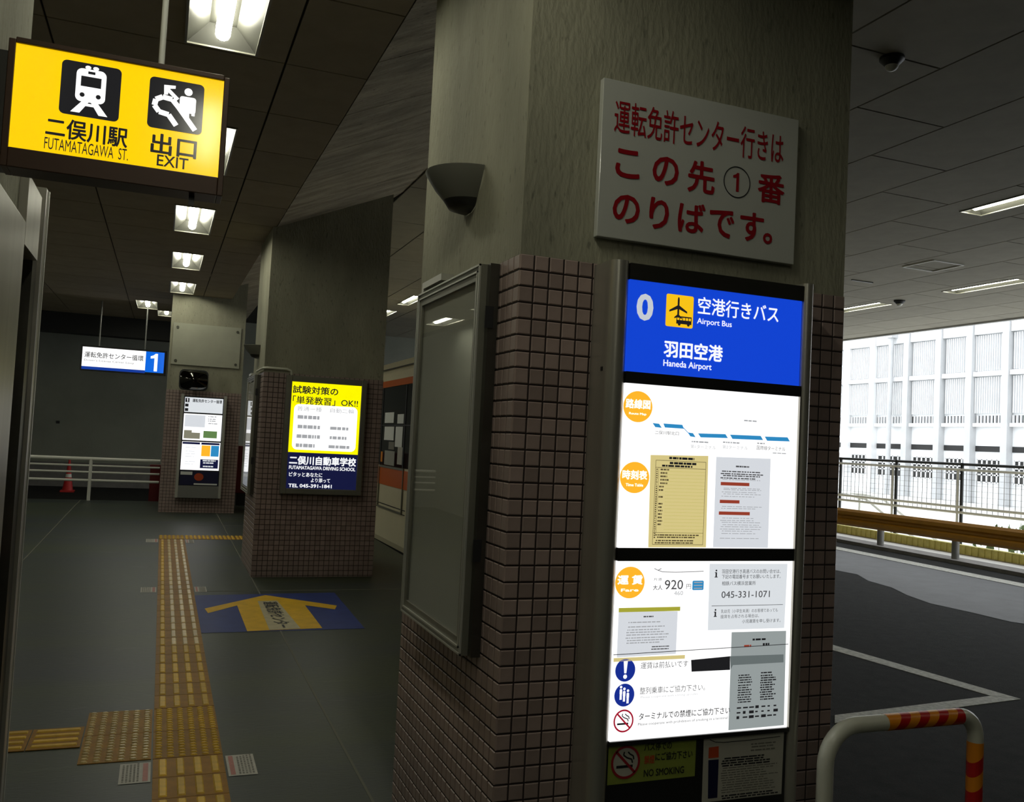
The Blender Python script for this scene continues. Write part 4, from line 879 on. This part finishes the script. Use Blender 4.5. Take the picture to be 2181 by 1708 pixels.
for z in (0.64, 0.585): side('skirt_line', 'ink', 10.72, 12.3, z, z+.010, 0.006)
f_ = MB()
for y in (10.86, 12.16): f_.box(BX-.018, BX-.002, y-.014, y+.014, .60, 1.14)
f_.box(BX-.018, BX-.002, 10.86, 12.16, .588, .61).box(BX-.018, BX-.002, 10.86, 12.16, 1.13, 1.155)
f_.build('door_frame', 'aluminium', t)
MB().tube([(BX-.01, 12.30, .42), (BX+.05, 12.30, .42)], .03, 8).build('reflector', 'ink', t)
for y in (9.2, 14.6):
    MB().tube([(BX+.03, y, zg(y)+.44), (BX+.30, y, zg(y)+.44)], .44, 24).build('wheel', 'rubber', t, smooth=True)
    MB().tube([(BX+2.12, y, zg(y)+.44), (BX+2.39, y, zg(y)+.44)], .44, 24).build('wheel', 'rubber', t, smooth=True)
box('underbody', 'rubber', t, BX+.34, BX+2.08, BY0+.1, BY1-.1, 0.04, 0.25); box('underbody_shade', 'rubber', t, BX+.05, BX+.08, 10.2, 13.9, 0.03, 0.2)  # thin dark strip added as painted shade in the gap under the bus

# ============================================================ HOOP BARRIER
t = thing('hoop_barrier', (2.348, 2.31, slope(2.3)), 'white hoop barrier with red and orange striped tape in the lower right corner', 'barrier')
XL, XR, ZT, r0, RA, RB = 2.028, 2.668, 0.690, 0.026, 0.12, 0.075
def arc(cx, cz, a0, a1, R0, n=8): return [(cx+R0*math.cos(a0+(a1-a0)*k/n), 2.31, cz+R0*math.sin(a0+(a1-a0)*k/n)) for k in range(n+1)]
path = [(XL, 2.31, 0.03), (XL, 2.31, ZT-RA-0.01)]+arc(XL+RA, ZT-RA, math.pi, math.pi/2, RA)+arc(XR-RB, ZT-RB, math.pi/2, 0, RB)+[(XR, 2.31, ZT-RB-0.01), (XR, 2.31, 0.03)]
MB().tube(path, r0, 20).build('hoop', 'pipe_white', t, smooth=True)
def helix_tape(p0, p1, name, n=9, turns=16):
    p0, p1 = Vector(p0), Vector(p1); ax = (p1-p0); L_ = ax.length; ax.normalize(); u = ax.orthogonal().normalized(); w = ax.cross(u); K = 20
    for k in range(n):
        m = MB(); vs = []
        for i in range(K+1):
            th = 2*math.pi*i/K; off = 0.020*math.cos(th-0.7)
            for s in (k/n, (k+1)/n):
                d = s*L_+off if 0 < s < 1 else s*L_
                vs.append(p0+ax*d+(r0+0.0009)*(math.cos(th)*u+math.sin(th)*w))
        m.add(vs, [(2*i, 2*i+1, 2*i+3, 2*i+2) for i in range(K)])
        m.build('orange_stripe' if k % 2 == 0 else 'red_stripe', 'stripe_orange' if k % 2 == 0 else 'stripe_red', t, smooth=True)
helix_tape((2.262, 2.31, ZT), (XR-RB, 2.31, ZT), 'top', 8)
helix_tape((XR, 2.31, 0.600), (XR, 2.31, 0.06), 'side', 11)
for x in (XL, XR): MB().tube([(x, 2.31, slope(2.31)), (x, 2.31, slope(2.31)+0.012)], 0.05, 16).build('foot_plate', 'pipe_white', t, smooth=True)

# ============================================================ ROAD MARKINGS
def marking(name, p, label):
    o = MB().prism([(x, y, slope(y)-0.18) for x, y in p], (0, 0, 0.0), (0, 0, 0.004)).build(name, 'road_white', None); tag(o, label, 'road marking')
marking('bay_line', [(4.077, 4.571), (5.90, 4.734), (5.735, 4.844), (4.196, 4.707)], 'white bay line running right from the barrier top to the point of the wedge')
marking('bay_line', [(5.74, 4.846), (5.905, 4.738), (5.61, 6.70), (5.45, 6.60)], 'white bay line slanting up to the column from the point of the wedge')
marking('edge_line', [(11.10, -6), (11.42, -6), (11.42, 22), (11.10, 22)], 'long white lane line along the far side of the road before the guard rail')

# ============================================================ GUARD RAIL, KERB, YELLOW WALL
tag(slab('kerb', 'kerb_grey', 12.05, 12.5, -8, 22, -0.12, 0.2), kind='structure')
tag(slab('sidewalk', 'ground_white', 12.5, 12.98, -8, 22, -0.13, 0.2), kind='structure')
t = thing('guard_rail', (12.2, 10, slope(10)-0.12), 'yellow-brown steel guard rail along the far side of the road', 'guard rail')
pf = [(12.14, 0.315), (12.10, 0.36), (12.10, 0.42), (12.155, 0.455), (12.155, 0.49), (12.10, 0.525), (12.10, 0.585), (12.14, 0.63), (12.152, 0.63), (12.115, 0.58), (12.115, 0.53), (12.17, 0.49), (12.17, 0.455), (12.115, 0.42), (12.115, 0.365), (12.152, 0.315)]
MB().prism([(x, 0, z) for x, z in pf], (0, -7, 0), (0, 22, 0)).build('beam', 'guard_yellow', t)
for k in range(-9, 6):
    y = 11.08+1.645*k
    MB().tube([(12.25, y, slope(y)-0.118), (12.25, y, 0.60)], 0.06, 14).build('post', 'metal_grey', t, smooth=True)
t = thing('yellow_wall', (13.05, 8, slope(8)-0.2), 'low ribbed yellow wall on a white base behind the guard rail', 'wall')
m = MB()
for k in range(200): y = -6+k*0.13; m.box(12.985, 13.0, y, y+0.07, slope(y)-0.115, slope(y)+0.03)
m.build('ribs', 'wall_yellow', t)['kind'] = 'stuff'
for nm, mt, dz, th in (('band', 'wall_yellow', 0.035, 0.155), ('base', 'ground_white', -0.12, 0.12)):
    o = slab(nm, mt, 13.0, 13.12, -6, 20, dz, th); o.parent = t; o.location = -Vector(t.location)

# ============================================================ BOUNDARY FENCE
t = thing('boundary_fence', (13.6, 11, slope(11)-0.22), 'tall pipe and wire boundary fence with black top rail behind the guard rail', 'fence')
ys_ = [12.2+1.56*k for k in range(-10, 8)]
MB().tube([(13.6, ys_[0], 1.575), (13.6, ys_[-1], 1.575)], 0.026, 8).build('top_rail', 'fence_black', t, smooth=True)
MB().tube([(13.58, ys_[0], 1.475), (13.58, ys_[-1], 1.475)], 0.024, 8).build('rail', 'rail_white', t, smooth=True)
for z in (0.80, 0.70): MB().tube([(13.58, ys_[0], z), (13.58, ys_[-1], z)], 0.026, 8).build('rail', 'rail_white', t, smooth=True)
for y in ys_:
    MB().tube([(13.6, y, slope(y)-0.2), (13.6, y, 1.60)], 0.03, 8).build('post', 'fence_black', t, smooth=True)
    MB().tube([(13.57, y+0.06, slope(y)-0.2), (13.57, y+0.06, 1.48)], 0.022, 8).build('white_post', 'rail_white', t, smooth=True)
m = MB()
for y in ys_[:-1]:
    for k in range(1, 14): yy = y+1.56*k/14; m.box(13.583, 13.589, yy-0.004, yy+0.004, 0.72, 1.47)
    for z in (0.9, 1.0, 1.1, 1.2, 1.3, 1.4): m.box(13.585, 13.588, y, y+1.56, z-0.002, z+0.002)
m.build('wire_mesh', 'metal_grey', t)['kind'] = 'stuff'
t = thing('stair_handrail', (14.6, 15.6, -0.1), 'white curved stair handrail behind the boundary fence', 'handrail')
for dx in (0, 0.5): MB().tube([(14.4+dx, 17.2, 0.75), (14.4+dx, 16.0, 0.78), (14.4+dx, 15.4, 0.72), (14.4+dx, 14.4, 0.2), (14.4+dx, 13.8, -0.05)], 0.035, 8).build('rail', 'rail_white', t, smooth=True)
for y, z in ((16.8, 0.74), (15.6, 0.72), (14.5, 0.22)): MB().tube([(14.4, y, -0.1), (14.4, y, z)], 0.025, 8).build('post', 'rail_white', t, smooth=True)
# scrubby weeds against the fence
t = thing('weeds', (14.2, 10.6, -0.1), 'scrubby green weeds growing behind the boundary fence', 'plant')
rnd = random.Random(3); m = MB()
for k in range(420):
    y = rnd.uniform(9.2, 12.2); x = rnd.uniform(13.9, 15.2); h = rnd.uniform(0.12, 0.75)*(1-0.25*abs(y-10.6)); z0 = slope(y)-0.22; a = rnd.uniform(0, 6.28); l = rnd.uniform(0.05, 0.12)
    m.quad((x, y, z0+h), (x+l*math.cos(a), y+l*math.sin(a), z0+h+0.03), (x+l*math.cos(a)*0.6, y+l*math.sin(a)*0.6, z0+h+0.11), (x-0.02, y, z0+h+0.07))
m.build('leaves', 'leaf_green', t)['kind'] = 'stuff'
m = MB()
for k in range(40): y = rnd.uniform(9.3, 12.0); x = rnd.uniform(13.9, 15.1); m.tube([(x, y, slope(y)-0.22), (x+rnd.uniform(-.08, .08), y, slope(y)+rnd.uniform(.1, .4))], 0.006, 5)
m.build('stems', 'leaf_green', t)['kind'] = 'stuff'

# ============================================================ BUILDING ACROSS
t = thing('building', (31, 24, -0.2), 'white building across the way with grey piers and louvred windows', 'building')
FX = 30.0
EDG = [15.2, 16.75, 18.35, 19.95, 21.6, 23.2, 24.8, 26.45, 27.98, 29.7, 31.7, 33.35, 35.0, 36.6, 38.2, 39.8]
box('wall', 'facade_white', t, FX, 36, 13, 42, -0.6, 9.0)
for y in EDG: box('pier', 'facade_pilaster' if y < 30 else 'facade_white', t, FX-0.32, FX+0.01, y-0.14, y+0.14, -0.4, 9.0)
def louvres(y0, y1, z0, z1, name, step=0.105):
    w = box(name, 'facade_louver', t, FX-0.03, FX+0.005, y0, y1, z0, z1)
    m = MB(); y = y0+0.03
    while y < y1-0.03: m.box(FX-0.14, FX-0.03, y, y+0.035, z0+0.02, z1-0.02); y += step
    m.build('slats', 'facade_white', w)['kind'] = 'stuff'
for a, b in zip(EDG, EDG[1:]):
    y0, y1 = a+0.16, b-0.16
    louvres(y0, y1, 5.30, 6.74, 'upper_window'); louvres(y0, y1, 3.63, 5.08, 'lower_window')
    box('sill', 'facade_white', t, FX-0.26, FX, y0, y1, 5.10, 5.28); box('lintel', 'facade_white', t, FX-0.24, FX, y0, y1, 6.76, 7.3)
    v = box('vent', 'facade_dark', t, FX-0.02, FX+0.004, y0, y1, 3.27, 3.56)
    m = MB(); y = y0+0.08
    while y < y1-0.05: m.box(FX-0.10, FX-0.02, y, y+0.05, 3.27, 3.56); y += 0.16
    m.build('vent_bars', 'facade_white', v)['kind'] = 'stuff'
    box('ledge', 'facade_white', t, FX-0.22, FX, y0, y1, 3.12, 3.26)
    box('shadow_gap', 'facade_dark', t, FX-0.03, FX+0.003, y0, y1, 2.15, 2.37)
    g = box('ground_window', 'facade_dark', t, FX-0.02, FX+0.003, y0+0.1, y1-0.1, 0.95, 1.85)
    m = MB()
    for k in range(6): yy = y0+0.1+(y1-y0-0.2)*k/5; m.box(FX-0.05, FX-0.02, yy-0.03, yy+0.03, 0.95, 1.85)
    for z in (0.95, 1.25, 1.55, 1.85): m.box(FX-0.05, FX-0.02, y0+0.1, y1-0.1, z-0.03, z+0.03)
    m.build('window_bars', 'facade_white', g)
MB().tube([(FX-0.42, 30.45, -0.4), (FX-0.42, 30.45, 8.8)], 0.11, 10).build('drain_pipe', 'facade_pilaster', t, smooth=True)
MB().box(FX-0.6, FX-0.01, 30.25, 30.65, 7.0, 7.3).build('pipe_head', 'facade_pilaster', t)
